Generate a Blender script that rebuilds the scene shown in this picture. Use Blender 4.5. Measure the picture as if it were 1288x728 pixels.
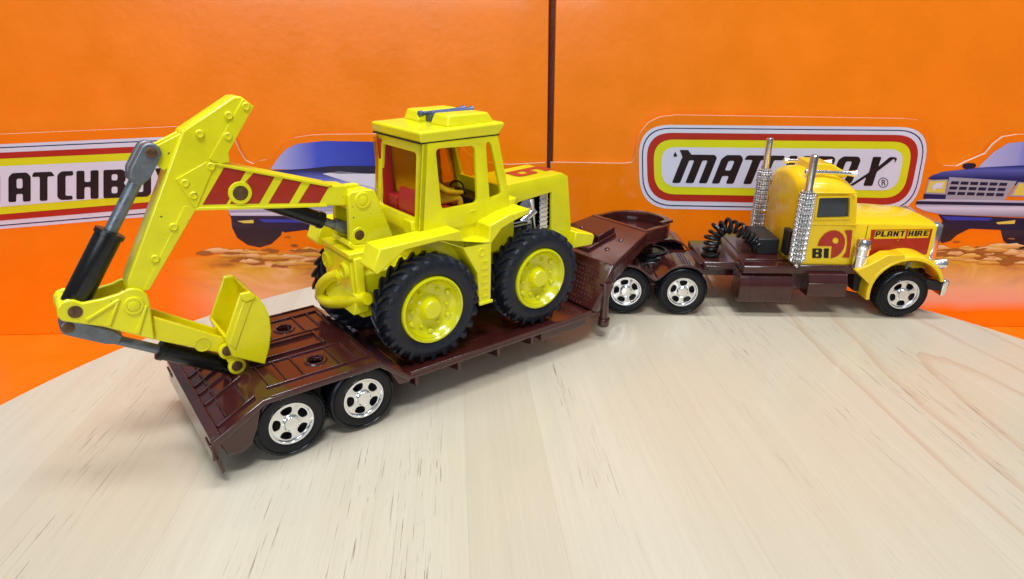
import bpy, bmesh, math, random
from mathutils import Vector, Matrix
random.seed(7)
for o in list(bpy.data.objects): bpy.data.objects.remove(o)
scn = bpy.context.scene
COL = scn.collection
S = 0.008                      # one modelling unit in metres (toy scale)
# ------------------------------------------------------------------ camera
F = 803.0; TH = math.atan(325 / 803.0); H = 14.5      # focal length in photo pixels, pitch, height
cs, sn = math.cos(TH), math.sin(TH)
cd = bpy.data.cameras.new('camera'); cam = bpy.data.objects.new('camera', cd); COL.objects.link(cam)
cam.location = (0, 0, H * S); cam.rotation_euler = (math.pi / 2 - TH, 0, 0)
cd.sensor_width = 36; cd.lens = F / 1288 * 36; cd.clip_start = 0.005; cd.clip_end = 20
scn.camera = cam
# ------------------------------------------------------------------ room light
w = bpy.data.worlds.new('World'); scn.world = w; w.use_nodes = True
wn = w.node_tree.nodes; wl = w.node_tree.links
bg = wn['Background']
tc = wn.new('ShaderNodeTexCoord'); sx = wn.new('ShaderNodeSeparateXYZ'); rp = wn.new('ShaderNodeValToRGB')
mp = wn.new('ShaderNodeMapRange'); mp.inputs[1].default_value = -1; mp.inputs[2].default_value = 1
wl.new(tc.outputs['Generated'], sx.inputs[0]); wl.new(sx.outputs[2], mp.inputs[0]); wl.new(mp.outputs[0], rp.inputs[0])
wl.new(rp.outputs[0], bg.inputs[0])
rp.color_ramp.elements[0].color = (.16, .16, .18, 1); rp.color_ramp.elements[0].position = .3
rp.color_ramp.elements[1].color = (.62, .66, .74, 1); rp.color_ramp.elements[1].position = .8
bg.inputs[1].default_value = .40
def lamp(name, loc, tgt, sx_, sy_, power, col):
    l = bpy.data.lights.new(name, 'AREA'); l.shape = 'RECTANGLE'; l.size = sx_; l.size_y = sy_; l.energy = power; l.color = col
    o = bpy.data.objects.new(name, l); COL.objects.link(o); o.location = loc
    o.rotation_euler = (Vector(tgt) - Vector(loc)).to_track_quat('-Z', 'Y').to_euler()
for lx in (-.26, .30): lamp('ceiling_tube', (lx, .25, 1.5), (lx * .6, .25, 0), .14, .9, 8.6, (.90, .96, 1))
lamp('ceiling_lamp', (.12, -.50, 1.45), (.02, .28, 0), .55, .22, 15.2, (.90, .96, 1))
lamp('window_light', (-.35, -1.75, .78), (0, .3, .1), 1.3, .5, 12.0, (.82, .90, 1))
scn.view_settings.view_transform = 'Standard'; scn.view_settings.look = 'None'
scn.view_settings.exposure = 0; scn.view_settings.gamma = 1; scn.view_settings.use_curve_mapping = False
scn.render.engine = 'CYCLES'
scn.cycles.max_bounces = 8; scn.cycles.transparent_max_bounces = 12

# ------------------------------------------------------------------ pixel -> place
CAM = Vector((0, 0, H)); FW = Vector((0, cs, -sn)); UP = Vector((0, sn, cs)); RT = Vector((1, 0, 0))
def ray(x, y): return RT * ((x - 644) / F) - UP * ((y - 364) / F) + FW
def onplane(x, y, p0, n):
    d = ray(x, y); return CAM + d * (((p0 - CAM).dot(n)) / d.dot(n))
class Frame:
    """a thing's own axes: x forward, y left, z up, at heading ph (degrees)"""
    def __init__(s, ph, org):
        a = math.radians(ph); s.a = a
        s.f = Vector((math.cos(a), math.sin(a), 0)); s.l = Vector((-s.f.y, s.f.x, 0)); s.o = org
    def loc(s, p): p = p - s.o; return Vector((p.dot(s.f), p.dot(s.l), p.z))
    def y(s, px, py, ly): return s.loc(onplane(px, py, s.o + s.l * ly, s.l))
    def x(s, px, py, lx): return s.loc(onplane(px, py, s.o + s.f * lx, s.f))
    def z(s, px, py, lz): return s.loc(onplane(px, py, Vector((0, 0, lz)), Vector((0, 0, 1))))
    def xz(s, pts, ly): return [(q.x, q.z) for q in (s.y(a, b, ly) for a, b in pts)]
    def yz(s, pts, lx): return [(q.y, q.z) for q in (s.x(a, b, lx) for a, b in pts)]
    def w(s, p): return s.o + s.f * p[0] + s.l * p[1] + Vector((0, 0, p[2]))
_o = Frame(38, Vector((0, 0, 0)))
EX = Frame(38, _o.l * 23.40)                       # digger
_p = _o.l * 23.55 + _o.f * 7
TRL = Frame(37.4, Vector((0, 0, 0))); TRL = Frame(37.4, TRL.l * _p.dot(TRL.l) + TRL.f * (_p.dot(TRL.f) - 7))
TK = Frame(-2, Vector((7.95, 35.4, 0)))            # lorry

# ------------------------------------------------------------------ materials
def mat(name, col, rough=.4, metal=0, coat=0, spec=.5, noise=0, nscale=300, bump=0, bscale=900, sub=0, trans=0, ior=1.45, alpha=1, dirt=0, dirtcol=(.05,.04,.03)):
    m = bpy.data.materials.new(name); m.use_nodes = True; nt = m.node_tree; b = nt.nodes['Principled BSDF']
    b.inputs['Base Color'].default_value = (*col, 1); b.inputs['Roughness'].default_value = rough
    b.inputs['Metallic'].default_value = metal; b.inputs['Coat Weight'].default_value = coat; b.inputs['Coat Roughness'].default_value = .08
    b.inputs['Specular IOR Level'].default_value = spec; b.inputs['IOR'].default_value = ior
    b.inputs['Transmission Weight'].default_value = trans; b.inputs['Alpha'].default_value = alpha
    if sub:
        b.inputs['Subsurface Weight'].default_value = sub; b.inputs['Subsurface Radius'].default_value = (1, .8, .1); b.inputs['Subsurface Scale'].default_value = .004
    tcn = nt.nodes.new('ShaderNodeTexCoord')
    src = None
    if noise:
        n = nt.nodes.new('ShaderNodeTexNoise'); n.inputs['Scale'].default_value = nscale; n.inputs['Detail'].default_value = 5
        nt.links.new(tcn.outputs['Object'], n.inputs['Vector'])
        r = nt.nodes.new('ShaderNodeMapRange'); r.inputs[1].default_value = .3; r.inputs[2].default_value = .7
        r.inputs[3].default_value = 1 - noise; r.inputs[4].default_value = 1 + noise
        nt.links.new(n.outputs['Fac'], r.inputs[0])
        mx = nt.nodes.new('ShaderNodeVectorMath'); mx.operation = 'MULTIPLY'; mx.inputs[0].default_value = col
        nt.links.new(r.outputs[0], mx.inputs[1]); src = mx.outputs[0]
        r2 = nt.nodes.new('ShaderNodeMapRange'); r2.inputs[1].default_value = .3; r2.inputs[2].default_value = .7
        r2.inputs[3].default_value = rough * .8; r2.inputs[4].default_value = min(1, rough * 1.3)
        nt.links.new(n.outputs['Fac'], r2.inputs[0]); nt.links.new(r2.outputs[0], b.inputs['Roughness'])
    if dirt:
        n = nt.nodes.new('ShaderNodeTexNoise'); n.inputs['Scale'].default_value = 520; n.inputs['Detail'].default_value = 3
        nt.links.new(tcn.outputs['Object'], n.inputs['Vector'])
        r = nt.nodes.new('ShaderNodeMapRange'); r.inputs[1].default_value = .735 - dirt * .03; r.inputs[2].default_value = .76 - dirt * .03; r.inputs[4].default_value = .85
        nt.links.new(n.outputs['Fac'], r.inputs[0])
        mx = nt.nodes.new('ShaderNodeMix'); mx.data_type = 'RGBA'; mx.inputs[6].default_value = (*col, 1); mx.inputs[7].default_value = (*dirtcol, 1)
        nt.links.new(r.outputs[0], mx.inputs[0])
        if src: nt.links.new(src, mx.inputs[6])
        src = mx.outputs[2]
    if src: nt.links.new(src, b.inputs['Base Color'])
    if bump:
        n = nt.nodes.new('ShaderNodeTexNoise'); n.inputs['Scale'].default_value = bscale; n.inputs['Detail'].default_value = 3
        nt.links.new(tcn.outputs['Object'], n.inputs['Vector'])
        bp = nt.nodes.new('ShaderNodeBump'); bp.inputs['Strength'].default_value = bump; bp.inputs['Distance'].default_value = .0004
        nt.links.new(n.outputs['Fac'], bp.inputs['Height']); nt.links.new(bp.outputs[0], b.inputs['Normal'])
    return m
LEMON = mat('lemon_enamel', (.82, .755, .004), .33, coat=.4, noise=.07, nscale=120, bump=.18, bscale=700, dirt=.35)
LEMON2 = mat('lemon_plastic', (.84, .73, .002), .30, sub=.18, coat=.4, noise=.04)
HUBY = mat('translucent_yellow_plastic', (.76, .72, .002), .22, sub=.35, coat=.6)
YEL = mat('warm_yellow_plastic', (.84, .555, .008), .27, coat=.35, noise=.04, nscale=90)
BROWN = mat('dark_brown_plastic', (.050, .0098, .0090), .18, coat=.65, noise=.16, nscale=160, bump=.30, bscale=120)
TYRE = mat('tyre_rubber', (.011, .0135, .022), .38, noise=.2, nscale=400, spec=.42)
TYRE2 = mat('gloss_black_tyre', (.0045, .005, .008), .26, noise=.2, nscale=400, spec=.36)
BLACK = mat('black_plastic', (.007, .007, .008), .28)
BLACKM = mat('matt_black_plastic', (.012, .011, .012), .5)
CHROME = mat('chrome', (.86, .87, .9), .13, metal=1, noise=.04, nscale=500, bump=.05)
ZINC = mat('dull_zinc', (.20, .225, .25), .42, metal=.75, noise=.2, nscale=350, bump=.25)
RUST = mat('rivet_steel', (.16, .085, .045), .45, metal=.6, noise=.3, nscale=900)
RED = mat('red_print', (.40, .022, .008), .38, coat=.2, noise=.06, dirt=.3, dirtcol=(.7, .55, .02))
REDP = mat('red_plastic', (.42, .02, .02), .4)
SKIN = mat('yellow_figure_plastic', (.8, .52, .01), .4, sub=.1)
WHITEP = mat('white_plastic', (.75, .73, .7), .4)
DGLASS = mat('smoked_window', (.035, .045, .06), .12, coat=.4, noise=.25, nscale=60)
BLKPRINT = mat('black_print', (.006, .006, .008), .35)
YPRINT = mat('yellow_print', (.80, .52, .01), .35)
def amber():
    m = bpy.data.materials.new('amber_window'); m.use_nodes = True; nt = m.node_tree; nt.nodes.clear()
    o = nt.nodes.new('ShaderNodeOutputMaterial'); t = nt.nodes.new('ShaderNodeBsdfTransparent'); t.inputs[0].default_value = (.96, .70, .05, 1)
    g_ = nt.nodes.new('ShaderNodeBsdfGlossy'); g_.inputs['Roughness'].default_value = .06; mx = nt.nodes.new('ShaderNodeMixShader')
    fr = nt.nodes.new('ShaderNodeFresnel'); fr.inputs[0].default_value = 1.45
    tl = nt.nodes.new('ShaderNodeBsdfTranslucent'); tl.inputs[0].default_value = (.95, .62, .02, 1); df = nt.nodes.new('ShaderNodeBsdfDiffuse'); df.inputs[0].default_value = (.85, .52, .02, 1)
    m1 = nt.nodes.new('ShaderNodeMixShader'); m1.inputs[0].default_value = .4; nt.links.new(tl.outputs[0], m1.inputs[1]); nt.links.new(df.outputs[0], m1.inputs[2])
    m2 = nt.nodes.new('ShaderNodeMixShader'); m2.inputs[0].default_value = .30; nt.links.new(t.outputs[0], m2.inputs[1]); nt.links.new(m1.outputs[0], m2.inputs[2])
    nt.links.new(fr.outputs[0], mx.inputs[0]); nt.links.new(m2.outputs[0], mx.inputs[1]); nt.links.new(g_.outputs[0], mx.inputs[2]); nt.links.new(mx.outputs[0], o.inputs[0])
    return m
AMBER = amber()
def mesh_chrome():
    m = mat('perforated_chrome', (.5, .51, .54), .3, metal=.9); nt = m.node_tree; b = nt.nodes['Principled BSDF']
    uv = nt.nodes.new('ShaderNodeUVMap'); v = nt.nodes.new('ShaderNodeTexVoronoi'); v.inputs['Scale'].default_value = 1; v.inputs['Randomness'].default_value = .12
    nt.links.new(uv.outputs[0], v.inputs['Vector'])
    r = nt.nodes.new('ShaderNodeMapRange'); r.inputs[1].default_value = .15; r.inputs[2].default_value = .5
    nt.links.new(v.outputs['Distance'], r.inputs[0])
    bp = nt.nodes.new('ShaderNodeBump'); bp.invert = True; bp.inputs['Strength'].default_value = 1; bp.inputs['Distance'].default_value = .0007
    nt.links.new(r.outputs[0], bp.inputs['Height']); nt.links.new(bp.outputs[0], b.inputs['Normal'])
    r3 = nt.nodes.new('ShaderNodeMapRange'); r3.inputs[1].default_value = .36; r3.inputs[2].default_value = .52; r3.inputs[3].default_value = 1; r3.inputs[4].default_value = .10
    nt.links.new(v.outputs['Distance'], r3.inputs[0])
    mx = nt.nodes.new('ShaderNodeVectorMath'); mx.operation = 'MULTIPLY'; mx.inputs[0].default_value = (.84, .85, .87)
    nt.links.new(r3.outputs[0], mx.inputs[1]); nt.links.new(mx.outputs[0], b.inputs['Base Color'])
    return m
PERF = mesh_chrome()

# ------------------------------------------------------------------ mesh helpers
def empty(name, parent=None, loc=(0, 0, 0), rz=0, off=(0, 0, 0), rot=None):
    o = bpy.data.objects.new(name, None); COL.objects.link(o); o.empty_display_size = .005
    o.location = Vector(loc) * S; o.rotation_euler = rot if rot else (0, 0, rz); o.parent = parent; o['off'] = list(off); return o
def tag(o, label, cat, group=None):
    o['label'] = label; o['category'] = cat
    if group: o['group'] = group
    return o
def rnd(pts, r, n=4):
    """round the corners of a 2-D polygon"""
    out = []; N = len(pts)
    for i in range(N):
        p0, p, p1 = (Vector(pts[i - 1]), Vector(pts[i]), Vector(pts[(i + 1) % N]))
        a, b = p0 - p, p1 - p; rr = r[i] if isinstance(r, (list, tuple)) else r
        la = min(rr, a.length * .49); lb = min(rr, b.length * .49)
        if rr <= 0: out.append(tuple(p)); continue
        A, B = p + a.normalized() * la, p + b.normalized() * lb
        for k in range(n + 1):
            t = k / n; out.append(tuple(A * (1 - t) ** 2 + p * 2 * t * (1 - t) + B * t ** 2))
    return out
def circ(cx, cy, r, n=24, a0=0, a1=2 * math.pi):
    full = abs(a1 - a0 - 2 * math.pi) < 1e-6
    m = n if full else n + 1
    return [(cx + r * math.cos(a0 + (a1 - a0) * i / n), cy + r * math.sin(a0 + (a1 - a0) * i / n)) for i in range(m)]
class MB:
    def __init__(s): s.v = []; s.f = []; s.uv = {}
    def add(s, vs, fs):
        k = len(s.v); s.v += [Vector(p) for p in vs]; s.f += [[i + k for i in q] for q in fs]; return s
    def box(s, x0, x1, y0, y1, z0, z1):
        return s.add([(x, y, z) for z in (z0, z1) for x, y in ((x0, y0), (x1, y0), (x1, y1), (x0, y1))],
                     [(3, 2, 1, 0), (4, 5, 6, 7), (0, 1, 5, 4), (1, 2, 6, 5), (2, 3, 7, 6), (3, 0, 4, 7)])
    def prism(s, poly, a, b, axis='y'):
        n = len(poly)
        P = {'y': lambda p, t: (p[0], t, p[1]), 'x': lambda p, t: (t, p[0], p[1]), 'z': lambda p, t: (p[0], p[1], t)}[axis]
        return s.add([P(p, a) for p in poly] + [P(p, b) for p in poly],
                     [list(range(n)), list(range(2 * n - 1, n - 1, -1))] + [(i, (i + 1) % n, n + (i + 1) % n, n + i) for i in range(n)])
    def loft(s, rings, cap=True, loop=True):
        n = len(rings[0]); k = len(s.v); s.v += [Vector(p) for r in rings for p in r]
        for j in range(len(rings) - 1):
            for i in range(n if loop else n - 1):
                s.f.append([k + j * n + i, k + j * n + (i + 1) % n, k + (j + 1) * n + (i + 1) % n, k + (j + 1) * n + i])
        if cap: s.f.append([k + i for i in range(n)]); s.f.append([k + (len(rings) - 1) * n + i for i in range(n)])
        return s
    def lathe(s, prof, o=(0, 0, 0), axis=(0, 1, 0), n=32, cap=True):
        """prof = (radius, distance along axis)"""
        ax = Vector(axis).normalized(); t = Vector((0, 0, 1)) if abs(ax.z) < .9 else Vector((1, 0, 0))
        u = ax.cross(t).normalized(); v = ax.cross(u); o = Vector(o)
        return s.loft([[o + ax * h + (u * math.cos(2 * math.pi * i / n) + v * math.sin(2 * math.pi * i / n)) * max(r, 1e-4) for i in range(n)] for r, h in prof], cap)
    def cyl(s, a, b, r, n=20, r2=None, ch=0):
        a, b = Vector(a), Vector(b); L = (b - a).length; r2 = r if r2 is None else r2
        pr = [(r, 0), (r2, L)] if not ch else [(r - ch, 0), (r, ch), (r2, L - ch), (r2 - ch, L)]
        return s.lathe(pr, a, b - a, n)
    def tube(s, pts, r, n=8):
        pts = [Vector(p) for p in pts]; rings = []; up = None
        for i, p in enumerate(pts):
            d = (pts[min(i + 1, len(pts) - 1)] - pts[max(i - 1, 0)]).normalized()
            if up is None: up = d.cross(Vector((.3, .2, 1))).normalized()
            up = (up - d * up.dot(d)).normalized(); v = d.cross(up); rr = r[i] if isinstance(r, (list, tuple)) else r
            rings.append([p + (up * math.cos(2 * math.pi * k / n) + v * math.sin(2 * math.pi * k / n)) * rr for k in range(n)])
        return s.loft(rings)
    def plate(s, outline, holes, t0, t1, axis='y', bev=0):
        """flat plate with openings, thickness t0..t1 along axis"""
        cu = bpy.data.curves.new('c', 'CURVE'); cu.dimensions = '2D'; cu.fill_mode = 'BOTH'
        for poly in [outline] + list(holes):
            sp = cu.splines.new('POLY'); sp.points.add(len(poly) - 1); sp.use_cyclic_u = True
            for q, p in zip(sp.points, poly): q.co = (p[0], p[1], 0, 1)
        cu.extrude = abs(t1 - t0) / 2 - bev; cu.bevel_depth = bev; cu.offset = -bev; cu.bevel_resolution = 1
        me = c2m(cu); mid = (t0 + t1) / 2
        P = {'y': lambda p: (p.x, mid + p.z, p.y), 'x': lambda p: (mid + p.z, p.x, p.y), 'z': lambda p: (p.x, p.y, mid + p.z)}[axis]
        s.add([P(v.co) for v in me.vertices], [list(p.vertices) for p in me.polygons]); bpy.data.meshes.remove(me); return s
    def mesh(s, name, m, off=(0, 0, 0), ang=38, mats=None):
        off = Vector(off); me = bpy.data.meshes.new(name); me.from_pydata([(p - off) * S for p in s.v], [], s.f)
        bm = bmesh.new(); bm.from_mesh(me); bmesh.ops.remove_doubles(bm, verts=bm.verts, dist=1e-7)
        bmesh.ops.recalc_face_normals(bm, faces=bm.faces); bm.to_mesh(me); bm.free()
        for p in me.polygons: p.use_smooth = True
        me.set_sharp_from_angle(angle=math.radians(ang)); me.materials.append(m); return me
    def build(s, name, m, parent=None, bevel=0, ang=38, seg=2):
        me = s.mesh(name, m, parent.get('off', (0, 0, 0)) if parent else (0, 0, 0), ang)
        return put(name, me, parent, bevel, seg)
def put(name, me, parent=None, bevel=0, seg=2, loc=None):
    o = bpy.data.objects.new(name, me); COL.objects.link(o); o.parent = parent
    if loc is not None: o.location = Vector(loc) * S
    if parent and parent.get('off') is not None: o['off'] = list(parent['off'])
    if bevel:
        b = o.modifiers.new('bevel', 'BEVEL'); b.width = bevel * S; b.segments = seg; b.limit_method = 'ANGLE'; b.angle_limit = math.radians(32); b.harden_normals = False
    return o
def c2m(cu):
    o = bpy.data.objects.new('tmp', cu); COL.objects.link(o)
    dg = bpy.context.evaluated_depsgraph_get(); dg.update()
    me = bpy.data.meshes.new_from_object(o.evaluated_get(dg)); bpy.data.objects.remove(o); bpy.data.curves.remove(cu); return me
def text_polys(txt, size=1, offset=0, shear=0, spacing=1):
    cu = bpy.data.curves.new('t', 'FONT'); cu.body = txt; cu.size = size; cu.offset = offset; cu.shear = shear; cu.space_character = spacing
    me = c2m(cu); vs = [v.co.copy() for v in me.vertices]; fs = [list(p.vertices) for p in me.polygons]; bpy.data.meshes.remove(me); return vs, fs
def cut(o, cutter):
    """take the cutter's volume out of a mesh object"""
    me = cutter.mesh('cut', o.data.materials[0], o.get('off', (0, 0, 0)))
    c = bpy.data.objects.new('cut', me); COL.objects.link(c); c.parent = o.parent
    b = o.modifiers.new('b', 'BOOLEAN'); b.object = c; b.operation = 'DIFFERENCE'; b.solver = 'EXACT'
    dg = bpy.context.evaluated_depsgraph_get(); dg.update(); n = bpy.data.meshes.new_from_object(o.evaluated_get(dg))
    o.modifiers.clear(); o.data = n; bpy.data.objects.remove(c)
    for p in n.polygons: p.use_smooth = True
    n.set_sharp_from_angle(angle=math.radians(38))

# ================================================================== SETTING: round wooden board made of glued strips
def wood(name, rings):
    m = bpy.data.materials.new(name); m.use_nodes = True; nt = m.node_tree; N = nt.nodes; L = nt.links; b = N['Principled BSDF']
    t = N.new('ShaderNodeTexCoord'); oi = N.new('ShaderNodeObjectInfo')
    ad = N.new('ShaderNodeVectorMath'); ad.operation = 'MULTIPLY_ADD'
    cv = N.new('ShaderNodeCombineXYZ'); L.new(oi.outputs['Random'], cv.inputs[0]); L.new(oi.outputs['Random'], cv.inputs[1]); L.new(oi.outputs['Random'], cv.inputs[2])
    L.new(cv.outputs[0], ad.inputs[0]); ad.inputs[1].default_value = (.31, 1.7, .9); L.new(t.outputs['Object'], ad.inputs[2])
    def stretch(sx_, sy_, sz=1):
        n = N.new('ShaderNodeMapping'); n.inputs['Scale'].default_value = (sx_, sy_, sz); L.new(ad.outputs[0], n.inputs[0]); return n.outputs[0]
    def noise(vec, sc, det, rough=.5, dist=0):
        n = N.new('ShaderNodeTexNoise'); n.inputs['Scale'].default_value = sc; n.inputs['Detail'].default_value = det; n.inputs['Roughness'].default_value = rough
        n.inputs['Distortion'].default_value = dist; L.new(vec, n.inputs['Vector']); return n.outputs['Fac']
    def ramp(f, a, b_, c0, c1):
        r = N.new('ShaderNodeMapRange'); r.inputs[1].default_value = a; r.inputs[2].default_value = b_; r.inputs[3].default_value = c0; r.inputs[4].default_value = c1; L.new(f, r.inputs[0]); return r.outputs[0]
    def mix(f, a, c, mode='MIX'):
        n = N.new('ShaderNodeMix'); n.data_type = 'RGBA'; n.blend_type = mode
        if isinstance(f, float): n.inputs[0].default_value = f
        else: L.new(f, n.inputs[0])
        for i, q in ((6, a), (7, c)):
            if isinstance(q, tuple): n.inputs[i].default_value = (*q, 1)
            else: L.new(q, n.inputs[i])
        return n.outputs[2]
    broad = noise(stretch(14, 1.6), 1, 4, .6, .4)
    fine = noise(stretch(420, 7), 1, 9, .72, .1)
    c = mix(ramp(broad, .3, .7, 0, 1), (.555, .475, .345), (.615, .555, .44))
    c = mix(ramp(oi.outputs['Random'], 0, 1, 0, .55), c, (.53, .43, .305))
    mid = noise(stretch(90, 3.5), 1, 5, .6, .2)
    c = mix(ramp(mid, .45, .66, 0, .16), c, (.50, .405, .29))
    c = mix(ramp(fine, .46, .62, 0, .16), c, (.44, .365, .28))
    fin2 = noise(stretch(2400, 42), 1, 6, .8, .1)
    c = mix(ramp(fin2, .50, .58, 0, .14), c, (.43, .34, .25))
    # growth-ring figure
    wv = N.new('ShaderNodeTexWave'); wv.wave_type = 'RINGS'; wv.rings_direction = 'Z'; wv.inputs['Scale'].default_value = 1.0; wv.inputs['Distortion'].default_value = 2.2
    wv.inputs['Detail'].default_value = 3; wv.inputs['Detail Scale'].default_value = 2.2; wv.wave_profile = 'SAW'
    fm = N.new('ShaderNodeMapping'); fm.vector_type = 'POINT'; fm.inputs['Location'].default_value = (-17.5 * S * 22, -2.5 * S * 5, 0); fm.inputs['Scale'].default_value = (22, 5, 1)
    L.new(t.outputs['Object'], fm.inputs[0]); L.new(fm.outputs[0], wv.inputs['Vector'])
    c = mix(ramp(wv.outputs['Fac'], .80, .99, 0, rings), c, (.46, .30, .18))
    # short dark pores along the grain
    pore = noise(stretch(2700, 48), 1, 4, .6, .2); patch = noise(stretch(30, 3.0), 1, 2)
    pm = N.new('ShaderNodeMath'); pm.operation = 'MULTIPLY'; L.new(ramp(pore, .625, .65, 0, .9), pm.inputs[0]); L.new(ramp(patch, .53, .64, .02, .9), pm.inputs[1])
    c = mix(pm.outputs[0], c, (.17, .115, .075))
    L.new(c, b.inputs['Base Color'])
    b.inputs['Roughness'].default_value = .40; b.inputs['Coat Weight'].default_value = .42; b.inputs['Coat Roughness'].default_value = .13
    bp = N.new('ShaderNodeBump'); bp.inputs['Strength'].default_value = .22; bp.inputs['Distance'].default_value = .0003; L.new(fine, bp.inputs['Height']); L.new(bp.outputs[0], b.inputs['Normal'])
    return m
WOOD = wood('pale_wood', .0); WOODR = wood('pale_wood_figured', .55)
TC = Vector((3.6, 15.7, 0)); TR_ = 26.0
board = empty('tabletop', loc=TC, rz=math.radians(5)); board['kind'] = 'structure'
seams = [-TR_ + .02, -20.2, -14.4, -8.0, -4.95, -2.04, 3.9, 11.0, 17.6, TR_ - .02]
for u0, u1 in zip(seams[:-1], seams[1:]):
    g_ = .0015; a, b_ = u0 + g_, u1 - g_; n = 40; us = [a + (b_ - a) * (.5 - .5 * math.cos(math.pi * i / n)) for i in range(n + 1)]
    poly = [(u, -math.sqrt(TR_ ** 2 - u * u)) for u in us] + [(u, math.sqrt(TR_ ** 2 - u * u)) for u in reversed(us)]
    MB().prism(poly, -2.0, 0, 'z').build('wooden_strip', WOODR if u0 in (11.0, 17.6) else WOOD, board, ang=30)
MB().lathe([(14, -5.58), (14.4, -5.3), (14.4, -2.3), (14, -2.02)], (0, 0, 0), (0, 0, 1), 48).build('foot', WOOD, board)

# ================================================================== orange display cartons behind
def card(name, col, rough=.42):
    return mat(name, col, rough, coat=.12, noise=.035, nscale=45, bump=.08, bscale=1200)
ORANGE = mat('orange_card', (.95, .225, .001), .27, coat=.25, spec=.40, noise=.045, nscale=45, bump=.22, bscale=260); PAPER = card('paper_edge', (.55, .42, .33), .7)
PWHITE = card('white_print', (.70, .72, .84)); PNAVY = card('navy_print', (.012, .014, .10)); PRED = card('brick_red_print', (.45, .022, .008)); PYEL = card('acid_yellow_print', (.72, .74, .006))
PBLK = card('dark_letter_print', (.012, .006, .008)); PBLUE = card('blue_print', (.03, .05, .42)); PLAV = card('lavender_print', (.36, .38, .66)); PSKY = card('pale_blue_print', (.20, .27, .72))
PDARK = card('dark_blue_print', (.012, .012, .045)); PGREY = card('silver_print', (.36, .36, .42)); PHEAD = card('headlamp_print', (.75, .62, .10)); PMUD = card('mud_print', (.36, .14, .025)); PTYR = card('tyre_print', (.018, .013, .02))
def dust_print():
    m = card('dust_print', (.7, .3, .03)); nt = m.node_tree; N = nt.nodes; L = nt.links; b = N['Principled BSDF']
    t = N.new('ShaderNodeTexCoord'); mpg = N.new('ShaderNodeMapping'); mpg.inputs['Scale'].default_value = (28, 1, 75); L.new(t.outputs['Object'], mpg.inputs[0])
    n = N.new('ShaderNodeTexNoise'); n.inputs['Scale'].default_value = 1; n.inputs['Detail'].default_value = 6; n.inputs['Distortion'].default_value = .9; L.new(mpg.outputs[0], n.inputs['Vector'])
    r = N.new('ShaderNodeValToRGB'); e = r.color_ramp.elements
    e[0].position = .33; e[0].color = (.24, .09, .03, 1); e[1].position = .68; e[1].color = (.88, .60, .28, 1)
    k = e.new(.45); k.color = (.66, .33, .03, 1); k = e.new(.56); k.color = (.74, .48, .05, 1)
    L.new(n.outputs['Fac'], r.inputs[0])
    at = N.new('ShaderNodeUVMap'); sp = N.new('ShaderNodeSeparateXYZ'); L.new(at.outputs[0], sp.inputs[0])
    nb = N.new('ShaderNodeMath'); nb.operation = 'MULTIPLY_ADD'; L.new(n.outputs['Fac'], nb.inputs[0]); nb.inputs[1].default_value = .12; L.new(sp.outputs[1], nb.inputs[2])
    r2 = N.new('ShaderNodeValToRGB'); q = r2.color_ramp.elements; q[0].position = .08; q[0].color = (.95, .225, .001, 1); q[1].position = .46; q[1].color = (.80, .50, .26, 1)
    k = q.new(.24); k.color = (.82, .40, .26, 1); L.new(nb.outputs[0], r2.inputs[0])
    f = N.new('ShaderNodeMapRange'); f.inputs[1].default_value = .40; f.inputs[2].default_value = .78; L.new(nb.outputs[0], f.inputs[0])
    mx = N.new('ShaderNodeMix'); mx.data_type = 'RGBA'; L.new(f.outputs[0], mx.inputs[0]); L.new(r2.outputs[0], mx.inputs[6]); L.new(r.outputs[0], mx.inputs[7])
    def edge(sock, a, b_):
        q_ = N.new('ShaderNodeMapRange'); q_.interpolation_type = 'SMOOTHSTEP'; q_.inputs[1].default_value = a; q_.inputs[2].default_value = b_; L.new(sock, q_.inputs[0]); return q_.outputs[0]
    ux = N.new('ShaderNodeMath'); ux.operation = 'MULTIPLY_ADD'; L.new(n.outputs['Fac'], ux.inputs[0]); ux.inputs[1].default_value = -.10; L.new(sp.outputs[0], ux.inputs[2])
    uy = N.new('ShaderNodeMath'); uy.operation = 'MULTIPLY_ADD'; L.new(n.outputs['Fac'], uy.inputs[0]); uy.inputs[1].default_value = .25; L.new(sp.outputs[1], uy.inputs[2])
    pr_ = N.new('ShaderNodeMath'); pr_.operation = 'MULTIPLY'; L.new(edge(ux.outputs[0], .0, .22), pr_.inputs[0]); L.new(edge(uy.outputs[0], 1.10, .93), pr_.inputs[1])
    mo = N.new('ShaderNodeMix'); mo.data_type = 'RGBA'; mo.inputs[6].default_value = (.95, .225, .001, 1); L.new(pr_.outputs[0], mo.inputs[0]); L.new(mx.outputs[2], mo.inputs[7])
    L.new(mo.outputs[2], b.inputs['Base Color']); return m
PDUST = dust_print()

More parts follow.
